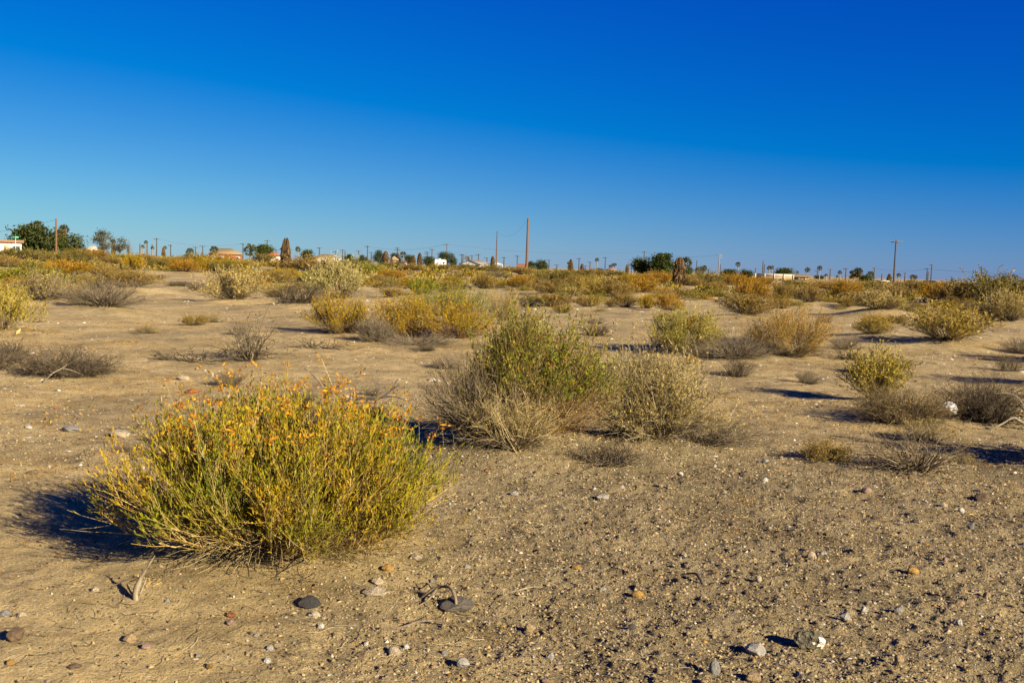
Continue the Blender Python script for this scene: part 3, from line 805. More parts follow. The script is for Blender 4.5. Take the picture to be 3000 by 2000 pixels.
FARP = [(OLIVE, 'olive'), ([(0.11, 0.075, 0.010), (0.21, 0.135, 0.016), (0.29, 0.18, 0.025)], 'amber'), ([(0.10, 0.08, 0.02), (0.20, 0.15, 0.04), (0.30, 0.23, 0.08)], 'tan'), ([(0.06, 0.05, 0.018), (0.14, 0.10, 0.03), (0.22, 0.165, 0.06)], 'brown'), ([(0.09, 0.08, 0.012), (0.19, 0.15, 0.018), (0.28, 0.20, 0.03)], 'golden')]
frng = np.random.default_rng(9)
FART = []
for i, (pal, w) in enumerate(FARP):
    for v in range(2):
        FART.append((w, mesh_of('far_bush', [far_bush_chunk(frng, 1500, 1.0, 1.0, pal, 0.105)], M_FAR)))
ZONES = [(-60, 400, 'the left trees'), (400, 860, 'the left dead palm and tan roof'), (860, 1330, 'the beige gabled house'), (1330, 1760, 'the tall central poles'),
         (1760, 2060, 'the broad dark tree'), (2060, 2420, 'the double-armed pole and boundary wall'), (2420, 2700, 'the tall right pole'), (2700, 3100, 'the far right palms')]
taken = [(s[0], s[1], s[2]) for s in mid_spots] + HEROPOS
made = 0; far_stuff = []; far_objs = []
tries = 0
def open_row(px):
    """lowest photo row at which the scrub still closes up"""
    return float(np.interp(px, [0, 350, 420, 680, 760, 1000, 1450, 1600, 1800, 2000, 2250, 2500, 3000], [875, 850, 800, 800, 865, 850, 850, 900, 880, 880, 890, 915, 930]))
KL = list(KINDS)
while made < 180 or len(far_stuff) < 1500:
    tries += 1
    if tries > 80000: break
    a = math.radians(frng.uniform(-33, 33))
    r = math.exp(frng.uniform(math.log(22), math.log(330)))
    x, y = r * math.sin(a), r * math.cos(a)
    if float(vnoise(np.array(x * 0.06), np.array(y * 0.06), 88)) < 0.42 and frng.uniform() < 0.6: continue
    R = frng.uniform(0.45, 1.05); H = R * (frng.uniform(0.42, 0.72) if r < 85 else (frng.uniform(0.55, 0.9) if a < 0 else frng.uniform(0.42, 0.7)))
    if r < 75 and made < 180:
        px, py = project((x, y, float(h_base(x, y))))
        if px < -40 or px > 3050 or py > open_row(px): continue
        if any((x - tx) ** 2 + (y - ty) ** 2 < (R + tr) ** 2 * 0.55 for tx, ty, tr in taken): continue
        taken.append((x, y, R))
        if r < 48:
            kind = ['olive', 'amber', 'tan', 'tan', 'brownamber', 'gold', 'strawtan', 'straw'][int(frng.integers(0, 8))]
            o = plant(NAME[kind], TEMPL[kind][int(frng.integers(0, 2))], (x, y, zat(x, y) - 0.02), frng.uniform(0, 6.28), (R * 0.85 / 0.6, R * 0.85 / 0.6, H * 0.85 / 0.6), None, None)
            w = {'olive': 'olive-green', 'amber': 'amber-orange', 'tan': 'dry tan', 'brownamber': 'brown', 'gold': 'yellow-green', 'strawtan': 'yellow-topped', 'straw': 'pale straw'}[kind]
        else:
            w, me = FART[int(frng.integers(0, len(FART)))]
            o = link('far_bush', me)
            o.location = (x, y, zat(x, y) - 0.03); o.scale = (R, R, H); o.rotation_euler = (0, 0, frng.uniform(0, 6.28))
        far_objs.append((o, w, px, r))
        made += 1
    elif r >= 62:
        far_stuff.append((x, y, R, H))
ch = []
for (x, y, R, H) in far_stuff:
    pal = FARP[int(frng.integers(0, len(FARP)))][0]
    V, F, C = far_bush_chunk(frng, 84, R * 1.2, H, pal, 0.30)
    ch.append((V + np.array([x, y, float(h_base(x, y)) - 0.03]), F, C))
tag(link('far_scrub', mesh_of('far_scrub', ch, M_FAR)), 'dense far belt of olive and amber scrub before the houses', 'scrub', kind='stuff')

fcount = {}
for (o, w, px, r) in sorted(far_objs, key=lambda q: q[3]):
    k = (w, landmark(px)); i = fcount.get(k, 0); fcount[k] = i + 1
    tag(o, f"{ORD[min(i, 7)]} small far {w} bush below {k[1]}", 'bush', 'bushes of the far scrub belt')

# little dead tufts dotted over the open sand
trng = np.random.default_rng(31)
tcount = {}
tufts = []
while len(tufts) < 54:
    r = math.exp(trng.uniform(math.log(8.5), math.log(40))); a = math.radians(trng.uniform(-29, 29))
    x, y = r * math.sin(a), r * math.cos(a)
    R = trng.uniform(0.09, 0.24) * (0.7 + 0.045 * r)
    if any((x - t_[0]) ** 2 + (y - t_[1]) ** 2 < (R + t_[2]) ** 2 for t_ in taken): continue
    if any((x - v[0][0]) ** 2 + (y - v[0][1]) ** 2 < 0.9 for v in HERO.values()): continue
    taken.append((x, y, R)); tufts.append((x, y, R, r))
for (x, y, R, r) in sorted(tufts, key=lambda q: q[3]):
    kind = ['dark', 'grey', 'tan', 'dark', 'greypale', 'grey', 'amber', 'dark'][int(trng.integers(0, 8))]
    if kind == 'amber' and r < 16: kind = 'tan'
    px = project((x, y, 0))[0]
    k = (kind, landmark(px)); i = tcount.get(k, 0); tcount[k] = i + 1
    w = {'dark': 'dark twig', 'grey': 'grey twig', 'tan': 'dry tan', 'amber': 'rusty', 'greypale': 'pale twig', 'gold': 'golden', 'olive': 'olive'}[kind]
    plant('dry_tuft', TEMPL[kind][int(trng.integers(0, 2))], (x, y, zat(x, y) - 0.01), trng.uniform(0, 6.28), (R / 0.6, R / 0.6, R * trng.uniform(0.45, 0.9) / 0.6),
          f'{ORD[min(i, 7)]} little {w} tuft on sand below {k[1]}', 'dry tuft', 'little dry tufts on the open sand')

# ------------------------------------------------------------------ stones
def stone_mesh(seed, kind='round', sub=3):
    rg = random.Random(seed)
    bm = bmesh.new()
    bmesh.ops.create_icosphere(bm, subdivisions=sub, radius=0.5)
    cuts = []
    for _ in range({'round': 7, 'angular': 12, 'flat': 9}[kind]):
        v = Vector((rg.gauss(0, 1), rg.gauss(0, 1), rg.gauss(0, 1))).normalized()
        cuts.append((v, {'angular': rg.uniform(0.20, 0.36), 'flat': rg.uniform(0.28, 0.42), 'round': rg.uniform(0.34, 0.47)}[kind]))
    off = Vector((rg.uniform(0, 50), rg.uniform(0, 50), rg.uniform(0, 50)))
    from mathutils import noise as mn
    for v in bm.verts:
        co = v.co.copy()
        co *= 1 + 0.28 * mn.noise(co * 2.3 + off) + 0.10 * mn.noise(co * 6 + off)
        for nrm, dd in cuts:
            t = co.dot(nrm)
            if t > dd: co -= nrm * (t - dd) * 0.9
        v.co = co
    me = bpy.data.meshes.new('stone_' + kind)
    bm.to_mesh(me); bm.free()
    for p in me.polygons: p.use_smooth = (kind == 'round')
    me.materials.append(M_STONE)
    return me

ST = {k: [stone_mesh(40 + 7 * i + j, k) for j in range(3)] for i, k in enumerate(('round', 'angular', 'flat'))}
srng = random.Random(3)
WHITE = (0.68, 0.66, 0.60); CREAM = (0.55, 0.46, 0.32); GREY = (0.30, 0.29, 0.27); PALEGREY = (0.44, 0.42, 0.38); DARKST = (0.085, 0.08, 0.065)
TANST = (0.46, 0.33, 0.17); OCHRE = (0.46, 0.27, 0.055); RUST = (0.36, 0.13, 0.04); PINK = (0.46, 0.31, 0.23); BROWNST = (0.20, 0.13, 0.07)
STONES = [
    (2173 + 36, 1930, 74, 36, PALEGREY, 'angular', 'blocky grey-white stone, lower left of the dark patched rock'),
    (2092, 1986, 32, 38, GREY, 'round', 'upright grey stone with tan foot near the bottom edge, right of centre'),
    (2205, 2006, 48, 26, TANST, 'round', 'pale tan stone cut by the bottom edge, below the blocky grey-white stone'),
    (1613, 1930, 30, 24, PALEGREY, 'angular', 'grey pebble near the bottom edge, centre, casting a long shadow'),
    (1598, 2004, 34, 20, PINK, 'angular', 'pinkish stone cut by the bottom edge at the centre'),
    (1550, 1851, 27, 19, TANST, 'round', 'tan rounded pebble in the lower centre gravel'),
    (1869, 1756, 38, 18, OCHRE, 'round', 'bright yellow-ochre stone on the gravel flat'),
    (1691, 1667, 28, 12, OCHRE, 'flat', 'flat ochre chip left of the bright yellow-ochre stone'),
    (1850, 1853, 28, 18, DARKST, 'angular', 'dark grey pebble below the bright yellow-ochre stone'),
    (1765, 1732, 22, 11, PALEGREY, 'round', 'pale grey pebble between the ochre chip and yellow-ochre stone'),
    (2378, 1638, 28, 21, CREAM, 'round', 'smooth cream egg-shaped stone on the right gravel'),
    (2411, 1628, 20, 12, PALEGREY, 'flat', 'small grey-white chip right of the egg-shaped stone'),
    (2675, 1685, 36, 16, OCHRE, 'round', 'half-buried golden tan stone on the right gravel'),
    (2533, 1793, 28, 22, WHITE, 'angular', 'bright white angular stone on the right gravel'),
    (2634, 1800, 34, 21, GREY, 'angular', 'wedge-shaped grey stone right of the bright white angular stone'),
    (2472, 1824, 36, 24, PALEGREY, 'angular', 'dusty pale stone left of the bright white angular stone'),
    (2811, 1783, 29, 18, TANST, 'round', 'yellowish tan oval stone toward the right edge'),
    (2810, 1843, 27, 20, WHITE, 'angular', 'whitish stone below the yellowish oval stone near the right edge'),
    (2890, 1751, 21, 20, TANST, 'round', 'tan rounded stone nearest the right edge in the gravel'),
    (2633, 1954, 26, 22, TANST, 'round', 'tan stone beside dry rusty tufts at lower right'),
    (2845, 1556, 22, 20, GREY, 'angular', 'small grey cone-shaped stone near the right edge'),
    (2681, 1540, 20, 13, DARKST, 'round', 'dark pebble on gravel below the bare dead shrub'),
    (2281, 1930, 22, 16, DARKST, 'angular', 'dark chip between the blocky grey-white stone and dark patched rock'),
    (2770, 1652, 22, 14, PINK, 'angular', 'pinkish white chip above the yellowish oval stone'),
    (2538, 1449, 28, 16, PINK, 'round', 'peach-coloured stone below the bare dead shrub'),
    (2876, 1473, 48, 22, BROWNST, 'round', 'dark brown half-buried stone right below the bare dead shrub'),
    (2762, 1489, 26, 15, CREAM, 'flat', 'flat cream stone left below the dark brown half-buried stone'),
    (2310, 1434, 16, 14, DARKST, 'angular', 'little dark stone left of the peach-coloured stone'),
    (2816, 1503, 18, 12, WHITE, 'round', 'small white pebble below the dark brown half-buried stone'),
    (1508, 1456, 24, 15, PALEGREY, 'flat', 'grey-white flat stone on gravel below the pale dry twigs'),
    (1741, 1439, 16, 10, WHITE, 'angular', 'bright white chip on gravel below the straw bush'),
    (1764, 1461, 38, 17, PALEGREY, 'flat', 'speckled grey-white stone just below the bright white chip'),
    (1729, 1462, 15, 12, DARKST, 'round', 'dark pebble left of the speckled grey-white stone'),
    (1820, 1432, 18, 12, PALEGREY, 'angular', 'dull grey pebble right of the bright white chip'),
    (1936, 1431, 15, 11, TANST, 'round', 'brownish pebble paired with a grey one below the straw bush'),
    (1956, 1434, 18, 12, GREY, 'angular', 'grey pebble paired with a brownish one below the straw bush'),
    (1995, 1391, 14, 11, WHITE, 'round', 'white pebble on the sand lip before the low dead twigs'),
    (2094, 1375, 13, 11, WHITE, 'angular', 'white cube-like pebble right of the low dead twigs'),
    (2239, 1420, 28, 15, WHITE, 'angular', 'white stone on gravel left of the bare dead shrub'),
    (2240, 1364, 22, 12, PALEGREY, 'flat', 'flat grey stone above the white stone, left of the bare dead shrub'),
    (1427, 1395, 24, 13, (0.42, 0.20, 0.07), 'angular', 'orange-brown stone at the foot of the middle bushes'),
    (540, 1118, 30, 18, CREAM, 'round', 'cream stone with dark side on sand behind the front bush'),
    (622, 1105, 12, 9, WHITE, 'angular', 'small white pebble right of the cream stone with dark side'),
    (562, 1158, 38, 15, RUST, 'round', 'orange-red flat stone on sand above the front bush'),
    (168, 1199, 18, 9, RUST, 'flat', 'rust-red chip on sand in the left middle ground'),
    (352, 1280, 52, 24, CREAM, 'round', 'largest cream stone left above the front bush'),
    (205, 1263, 54, 18, GREY, 'flat', 'flat grey slab left of the largest cream stone'),
    (408, 1256, 17, 20, BROWNST, 'angular', 'dark upright stone right of the largest cream stone'),
    (60, 1189, 28, 12, CREAM, 'round', 'cream stone near the left edge'),
    (84, 1254, 20, 11, WHITE, 'round', 'white stone near the left edge below a cream one'),
    (890, 1138, 20, 18, TANST, 'round', 'round tan stone standing behind the front bush'),
    (668, 1172, 12, 13, WHITE, 'angular', 'white chip beside the orange-red flat stone'),
    (44, 1890, 56, 42, BROWNST, 'flat', 'tilted brown slab with orange edge at the left edge'),
    (63, 1811, 24, 17, CREAM, 'round', 'cream pebble left of the upright pale stick'),
    (15, 1806, 34, 20, GREY, 'round', 'grey pebble touching the left edge'),
    (278, 1757, 24, 15, CREAM, 'round', 'cream pebble left below the upright pale stick'),
    (676, 1833, 38, 21, RUST, 'angular', 'rust-orange stone in the lower left foreground'),
    (674, 1856, 32, 13, PINK, 'flat', 'pinkish flat stone just below the rust-orange stone'),
    (430, 1917, 27, 17, PINK, 'round', 'pink-white pebble in the lower left foreground'),
    (613, 1969, 30, 20, OCHRE, 'angular', 'ochre chunk near the bottom edge, left'),
    (375, 1892, 44, 24, TANST, 'angular', 'tan clod with dark hollow left of the pink-white pebble'),
    (221, 1962, 34, 14, BROWNST, 'flat', 'dark flat pebble near the bottom left'),
    (31, 1953, 26, 13, OCHRE, 'round', 'ochre pebble in the bottom left corner'),
    (906, 1806, 66, 32, (0.045, 0.042, 0.038), 'flat', 'black slate slab below the front bush'),
    (924, 1826, 28, 18, CREAM, 'round', 'cream pebble just below the black slate slab'),
    (1099, 1776, 70, 24, CREAM, 'flat', 'long pale stone below the front bush, beside the twisted root'),
    (1100, 1743, 42, 20, CREAM, 'angular', 'cream stone above the long pale stone'),
    (1130, 1708, 44, 19, OCHRE, 'angular', 'orange stone above the twisted root'),
    (1338, 1806, 96, 34, (0.15, 0.13, 0.095), 'flat', 'dark olive slab under the arched root'),
    (1154, 1929, 38, 22, CREAM, 'round', 'pale round stone near the bottom, below the long pale stone'),
    (1356, 1962, 36, 24, PALEGREY, 'round', 'grey-white round stone near the bottom centre'),
    (1217, 1667, 38, 14, CREAM, 'flat', 'flat pale stone on the sand right of the front bush foot'),
    (1072, 1903, 13, 13, WHITE, 'round', 'small white pebble left above the pale round stone'),
    (788, 1914, 26, 17, PALEGREY, 'angular', 'pale grey pebble in the lower left gravel'),
    (939, 1856, 22, 14, WHITE, 'angular', 'white angular chip below the black slate slab'),
    (1190, 1908, 18, 12, WHITE, 'round', 'white chip right above the pale round stone'),
    (1369, 1679, 18, 14, PALEGREY, 'round', 'pale pebble on gravel right of the front bush'),
    (1352, 1678, 12, 10, TANST, 'angular', 'tiny tan chip beside the pale pebble right of the front bush'),
    (2222, 1712, 18, 16, CREAM, 'round', 'cream pebble on gravel below the egg-shaped stone'),
    (2006, 1630, 14, 12, WHITE, 'angular', 'white chip above the yellow-ochre stone, right'),
    (1727, 1576, 18, 14, PINK, 'angular', 'pale pink chip in mid gravel below the speckled stone'),
]
def place_stone(px, yb, w, h, col, kind, mesh=None):
    p = ground_at(px, yb)
    pm = px_per_m(p)
    W = w / pm; Hh = h / pm * 1.15
    d = Vector((p.x, p.y, 0)).normalized() * (W * 0.35)
    o = link('stone', mesh or srng.choice(ST[kind]))
    x, y = p.x + d.x, p.y + d.y
    o.scale = (W * 1.12, W * srng.uniform(0.7, 0.95), Hh * 1.15)
    o.rotation_euler = (srng.uniform(-0.12, 0.12), srng.uniform(-0.12, 0.12), srng.uniform(-0.35, 0.35))
    o.location = (x, y, zfull(x, y) + Hh * (0.24 if kind == 'round' else 0.30))
    o.color = (*col, 1)
    return o
for (px, yb, w, h, col, kind, lab) in STONES:
    tag(place_stone(px, yb, w, h, col, kind), lab, 'stone', 'larger stones on the ground')

# the dark rock with white patches
def patched_rock():
    me = stone_mesh(501, 'angular', 4)
    me.materials.clear()
    m, n, l, b = new_mat('patched_rock')
    tc = n.new('ShaderNodeTexCoord')
    nz = n.new('ShaderNodeTexNoise'); nz.inputs['Scale'].default_value = 5; nz.inputs['Detail'].default_value = 6
    l.new(tc.outputs['Object'], nz.inputs['Vector'])
    cr = n.new('ShaderNodeValToRGB')
    cr.color_ramp.elements[0].color = (0.04, 0.036, 0.02, 1); cr.color_ramp.elements[0].position = 0.35
    cr.color_ramp.elements[1].color = (0.14, 0.12, 0.065, 1); cr.color_ramp.elements[1].position = 0.7
    l.new(nz.outputs['Fac'], cr.inputs[0])
    nw = n.new('ShaderNodeTexNoise'); nw.inputs['Scale'].default_value = 2.2; nw.inputs['Detail'].default_value = 3
    sx = n.new('ShaderNodeSeparateXYZ'); l.new(tc.outputs['Object'], sx.inputs[0])
    l.new(tc.outputs['Object'], nw.inputs['Vector'])
    ad = n.new('ShaderNodeMath'); ad.operation = 'MULTIPLY_ADD'; ad.inputs[1].default_value = 0.35
    l.new(sx.outputs[0], ad.inputs[0]); l.new(nw.outputs['Fac'], ad.inputs[2])
    sr2 = n.new('ShaderNodeValToRGB')
    sr2.color_ramp.elements[0].position = 0.545; sr2.color_ramp.elements[1].position = 0.57
    l.new(ad.outputs[0], sr2.inputs[0])
    mx = n.new('ShaderNodeMix'); mx.data_type = 'RGBA'
    l.new(sr2.outputs[0], mx.inputs[0]); l.new(cr.outputs[0], mx.inputs[6]); mx.inputs[7].default_value = (0.66, 0.58, 0.44, 1)
    l.new(mx.outputs[2], b.inputs['Base Color'])
    bp = n.new('ShaderNodeBump'); bp.inputs['Strength'].default_value = 0.7; bp.inputs['Distance'].default_value = 0.1
    l.new(nz.outputs['Fac'], bp.inputs['Height']); l.new(bp.outputs[0], b.inputs['Normal'])
    b.inputs['Roughness'].default_value = 0.8
    me.materials.append(m)
    return me
o = place_stone(2388, 1904, 92, 52, (1, 1, 1), 'angular', patched_rock())
o.rotation_euler = (0, 0.1, 0.2); o.location.z += 0.012; o.scale.z *= 1.25; o.scale.x *= 1.1
tag(o, 'dark olive rock with two white patches at the lower right', 'rock')

# loose pebbles too alike to tell apart
peb_rng = random.Random(12)
PEBC = [(CREAM, 5), (PALEGREY, 6), (WHITE, 4), (TANST, 5), (PINK, 3), (GREY, 4), (DARKST, 3), (OCHRE, 1), (BROWNST, 3)]
PW = {CREAM: 'cream', PALEGREY: 'pale grey', WHITE: 'white', TANST: 'tan', PINK: 'pinkish', GREY: 'grey', DARKST: 'dark', OCHRE: 'ochre', BROWNST: 'brown'}
cols = [c for c, w in PEBC for _ in range(w)]
for i in range(420):
    r = math.exp(peb_rng.uniform(math.log(3.75), math.log(11.5)))
    a = math.radians(peb_rng.uniform(-28, 28))
    x, y = r * math.sin(a), r * math.cos(a)
    if ((x - HERO['front'][0][0]) / 0.9) ** 2 + ((y - HERO['front'][0][1]) / 0.75) ** 2 < 1: continue
    if float(gravel_mask(np.array(x), np.array(y))) < peb_rng.uniform(-0.25, 0.8): continue
    if float(vnoise(np.array(x * 1.7), np.array(y * 1.7), 71)) < peb_rng.uniform(0.2, 0.75): continue
    c = peb_rng.choice(cols)
    s = min(0.03, 0.0125 * math.exp(abs(peb_rng.gauss(0, 0.42)))) * (1 + 0.06 * (r - 4))
    o = link('pebble', peb_rng.choice(ST[peb_rng.choice(['round', 'angular', 'angular', 'flat'])]))
    o.scale = (s * peb_rng.uniform(0.9, 1.4), s, s * peb_rng.uniform(0.65, 0.95))
    o.rotation_euler = (peb_rng.uniform(-.3, .3), peb_rng.uniform(-.3, .3), peb_rng.uniform(0, 6.28))
    o.location = (x, y, zfull(x, y) + s * 0.10)
    o.color = (*c, 1)
    where = 'left foreground' if x < -0.4 else ('right foreground' if y < 6.5 else 'middle ground')
    tag(o, f'small {PW[c]} pebble among the loose pebbles of the {where}', 'pebble', 'loose pebbles')

# fine gravel and clods: uncountable
def build_grit():
    rg = np.random.default_rng(44)
    N = 230000
    r = np.exp(rg.uniform(math.log(3.4), math.log(24), N)); a = np.radians(rg.uniform(-31, 31, N))
    x = r * np.sin(a); y = r * np.cos(a)
    g = gravel_mask(x, y)
    keep = rg.uniform(0, 1, N) < np.where(r < 8.5, 0.08 + 0.75 * g, 0.16 + 0.4 * g)
    x, y, r, g = x[keep], y[keep], r[keep], g[keep]
    n = len(x)
    z = h_full(x, y) + h_fine(x, y)
    s = 0.0038 * np.exp(rg.normal(0, 0.55, n)) * (0.75 + 0.055 * r)
    s = np.minimum(s, 0.010) * np.where(r > 8, 1.15, 1.0)
    octa = np.array([[1, 0, 0], [0, 1, 0], [-1, 0, 0], [0, -1, 0], [0, 0, 1], [0, 0, -0.6]], float)
    fo = np.array([[0, 1, 4], [1, 2, 4], [2, 3, 4], [3, 0, 4]])
    V = octa[None] * (1 + rg.normal(0, 0.22, (n, 6, 1)))
    V = V * np.stack([rg.uniform(0.8, 1.6, n), rg.uniform(0.7, 1.1, n), rg.uniform(0.6, 1.2, n)], 1)[:, None]
    V[:, 4, :2] += rg.normal(0, 0.3, (n, 2))
    th = rg.uniform(0, 6.28, n); c, s_ = np.cos(th), np.sin(th)
    X = V[:, :, 0] * c[:, None] - V[:, :, 1] * s_[:, None]; Y = V[:, :, 0] * s_[:, None] + V[:, :, 1] * c[:, None]
    V = np.stack([X, Y, V[:, :, 2]], -1) * s[:, None, None] + np.stack([x, y, z + s * 0.15], 1)[:, None]
    F = (fo[None] + (np.arange(n) * 6)[:, None, None]).reshape(-1, 3)
    pal = np.array([(0.228, 0.174, 0.082), (0.305, 0.235, 0.112), (0.13, 0.098, 0.048), (0.34, 0.29, 0.195), (0.44, 0.41, 0.33), (0.05, 0.04, 0.03), (0.25, 0.14, 0.035), (0.27, 0.18, 0.10)])
    k = rg.choice(8, n, p=[0.32, 0.27, 0.19, 0.06, 0.015, 0.075, 0.03, 0.04])
    C = pal[k] * np.exp(rg.normal(0, 0.18, (n, 1)))
    me = mesh_of('fine_gravel', [(V.reshape(-1, 3), F, np.repeat(C, 6, 0))], M_GRIT)
    tag(link('fine_gravel', me), 'fine gravel and clods strewn over the sand', 'gravel', kind='stuff')
build_grit()
def build_flecks():
    rg = np.random.default_rng(46)
    N = 16000
    r = np.exp(rg.uniform(math.log(7.5), math.log(45), N)); a = np.radians(rg.uniform(-31, 31, N))
    x = r * np.sin(a); y = r * np.cos(a)
    keep = rg.uniform(0, 1, N) < sstep(0.35, 0.7, fbm(x * 0.6, y * 0.6, 51, 3)) + 0.12
    x, y, r = x[keep], y[keep], r[keep]; n = len(x)
    s = 0.0052 * np.exp(rg.normal(0, 0.5, n)) * (0.45 + 0.085 * r)
    octa = np.array([[1, 0, 0], [0, 1, 0], [-1, 0, 0], [0, -1, 0], [0, 0, 1]], float)
    fo = np.array([[0, 1, 4], [1, 2, 4], [2, 3, 4], [3, 0, 4]])
    V = octa[None] * (1 + rg.normal(0, 0.25, (n, 5, 1))) * np.array([1.3, 1.0, 0.75])
    V[:, 4, :2] += rg.normal(0, 0.35, (n, 2))
    V = V * s[:, None, None] + np.stack([x, y, h_full(x, y) + h_fine(x, y)], 1)[:, None]
    F = (fo[None] + (np.arange(n) * 5)[:, None, None]).reshape(-1, 3)
    pal = np.array([(0.52, 0.48, 0.38), (0.36, 0.30, 0.20), (0.07, 0.055, 0.035), (0.20, 0.15, 0.08), (0.30, 0.16, 0.04)])
    C = pal[rg.choice(5, n, p=[0.28, 0.25, 0.2, 0.17, 0.10])] * np.exp(rg.normal(0, 0.2, (n, 1)))
    tag(link('scattered_stone_chips', mesh_of('scattered_stone_chips', [(V.reshape(-1, 3), F, np.repeat(C, 5, 0))], M_GRIT)), 'pale and dark stone chips scattered over the farther sand', 'gravel', kind='stuff')
build_flecks()

# dry rusty tufts and bits of dead stalk on the ground
def build_litter():
    rg = np.random.default_rng(45)
    N = 8500
    r = np.exp(rg.uniform(math.log(4.0), math.log(26), N)); a = np.radians(rg.uniform(-31, 31, N))
    x = r * np.sin(a); y = r * np.cos(a)
    g = gravel_mask(x, y)
    m = sstep(0.42, 0.6, fbm(x * 0.5, y * 0.5, 61, 3)) * (1 - 0.6 * g)
    keep = rg.uniform(0, 1, N) < m * sstep(4.6, 7, y) * 0.9 + 0.05
    x, y, r = x[keep], y[keep], r[keep]
    n = len(x); k = 22
    sz = 0.028 * np.exp(rg.normal(0, 0.45, n)) * (0.7 + 0.06 * r)
    src = np.repeat(np.arange(n), k)
    q = rg.normal(size=(n * k, 2)) * sz[src][:, None] * np.array([1.3, 0.9])
    px_, py_ = x[src] + q[:, 0], y[src] + q[:, 1]
    P = np.stack([px_, py_, h_full(px_, py_) + h_fine(px_, py_) + 0.001], 1)
    D = rg.normal(size=(n * k, 3)); D[:, 2] = np.abs(D[:, 2]) * 0.9 + 0.1
    pal = [(0.16, 0.085, 0.014), (0.29, 0.16, 0.022), (0.36, 0.24, 0.055)]
    tint = rg.uniform(0, 1, n)[src]
    bl = []
    for (mx, my, mr, mh) in MOUNDS[:len(mid_spots) + 14]:          # fallen leaves and bits gathered at the feet of the bushes
        dd = math.hypot(mx, my)
        if dd > 24: continue
        q = int(700 * min(mr, 1.2) / (1 + 0.05 * dd))
        th = rg.uniform(0, 6.28, q); rr = mr * np.abs(rg.normal(0.62, 0.28, q))
        X, Y = mx + rr * np.cos(th), my + rr * np.sin(th)
        sz_ = 0.009 * (0.7 + 0.07 * dd) * np.exp(rg.normal(0, 0.4, q))
        bl.append(blades(np.stack([X, Y, h_full(X, Y) + h_fine(X, Y) + 0.002], 1), np.stack([rg.normal(size=q), rg.normal(size=q), np.abs(rg.normal(0, 0.35, q))], 1), sz_ * 1.8, sz_ * 0.7, pick([(0.07, 0.045, 0.018), (0.20, 0.13, 0.035), (0.36, 0.26, 0.09)], rg.uniform(0, 1, q), rg), rg))
    ch = bl + [blades(P, D, (0.3 * sz)[src] * np.exp(rg.normal(0, .3, n * k)), (0.08 * sz)[src], pick(pal, tint, rg, 0.25), rg)]
    tag(link('dry_ground_tufts', mesh_of('dry_ground_tufts', ch, M_LEAF)), 'rusty dry tufts scattered over the sand', 'dry tufts', kind='stuff')
    N = 3400
    r = np.exp(rg.uniform(math.log(3.8), math.log(24), N)); a = np.radians(rg.uniform(-31, 31, N))
    x = r * np.sin(a); y = r * np.cos(a)
    L = rg.uniform(0.03, 0.14, N) * (0.6 + 0.05 * r)
    th = rg.normal(0.15, 0.8, N)
    t = np.linspace(-0.5, 0.5, 5)
    bend = rg.normal(0, 0.16, N)
    X = x[:, None] + L[:, None] * (t[None] * np.cos(th)[:, None] - bend[:, None] * (t[None] ** 2) * np.sin(th)[:, None] * 2)
    Y = y[:, None] + L[:, None] * (t[None] * np.sin(th)[:, None] + bend[:, None] * (t[None] ** 2) * np.cos(th)[:, None] * 2)
    Z = h_full(X.ravel(), Y.ravel()).reshape(X.shape) + h_fine(X.ravel(), Y.ravel()).reshape(X.shape) + 0.004 + rg.uniform(0, 0.02, N)[:, None] * np.abs(t)[None]
    ch = [tubes(np.stack([X, Y, Z], -1), np.full((N, 5), 0.0014) * (0.6 + 0.06 * r)[:, None], pick([(0.05, 0.038, 0.024), (0.17, 0.13, 0.075), (0.38, 0.32, 0.20)], rg.uniform(0, 1, N), rg))]
    tag(link('fallen_twigs', mesh_of('fallen_twigs', ch, M_STEM)), 'thin dry twigs and stalks lying all over the sand', 'twigs', kind='stuff')
build_litter()

# ------------------------------------------------------------------ dead wood lying and standing
M_DRIFT = mat_wood('bleached_wood', (0.085, 0.065, 0.036), (0.27, 0.225, 0.14), 9, 6)
M_DEAD = mat_wood('dead_wood', (0.06, 0.045, 0.027), (0.19, 0.145, 0.085), 8, 6)
M_BLACK = mat_wood('charred_wood', (0.02, 0.017, 0.014), (0.07, 0.058, 0.045), 8, 6)

def limb(points, radii, sides=8, knob=0.16, seed=0):
    """one smooth limb through the points -> chunk"""
    P = np.array(points, float); R = np.array(radii, float)
    rg = np.random.default_rng(seed)
    u = np.linspace(0, len(P) - 1, (len(P) - 1) * 4 + 1)
    out = np.zeros((len(u), 3)); rr = np.zeros(len(u))
    for k, uu in enumerate(u):
        i = min(int(uu), len(P) - 2); f = uu - i
        p0, p1, p2, p3 = P[max(i - 1, 0)], P[i], P[i + 1], P[min(i + 2, len(P) - 1)]
        out[k] = 0.5 * ((2 * p1) + (-p0 + p2) * f + (2 * p0 - 5 * p1 + 4 * p2 - p3) * f ** 2 + (-p0 + 3 * p1 - 3 * p2 + p3) * f ** 3)
        rr[k] = R[i] * (1 - f) + R[i + 1] * f
    rr = rr * (1 + rg.normal(0, knob, len(rr)))
    V, F, C = tubes(out[None], rr[None], np.full((1, 3), 0.3), sides)
    n = len(V)
    V = np.vstack([V, out[:1], out[-1:]])
    cap = [[(j + 1) % sides, j, n] for j in range(sides)] + [[n - sides + j, n - sides + (j + 1) % sides, n + 1] for j in range(sides)]
    return [(V, F, None), (V, np.array(cap), None)]

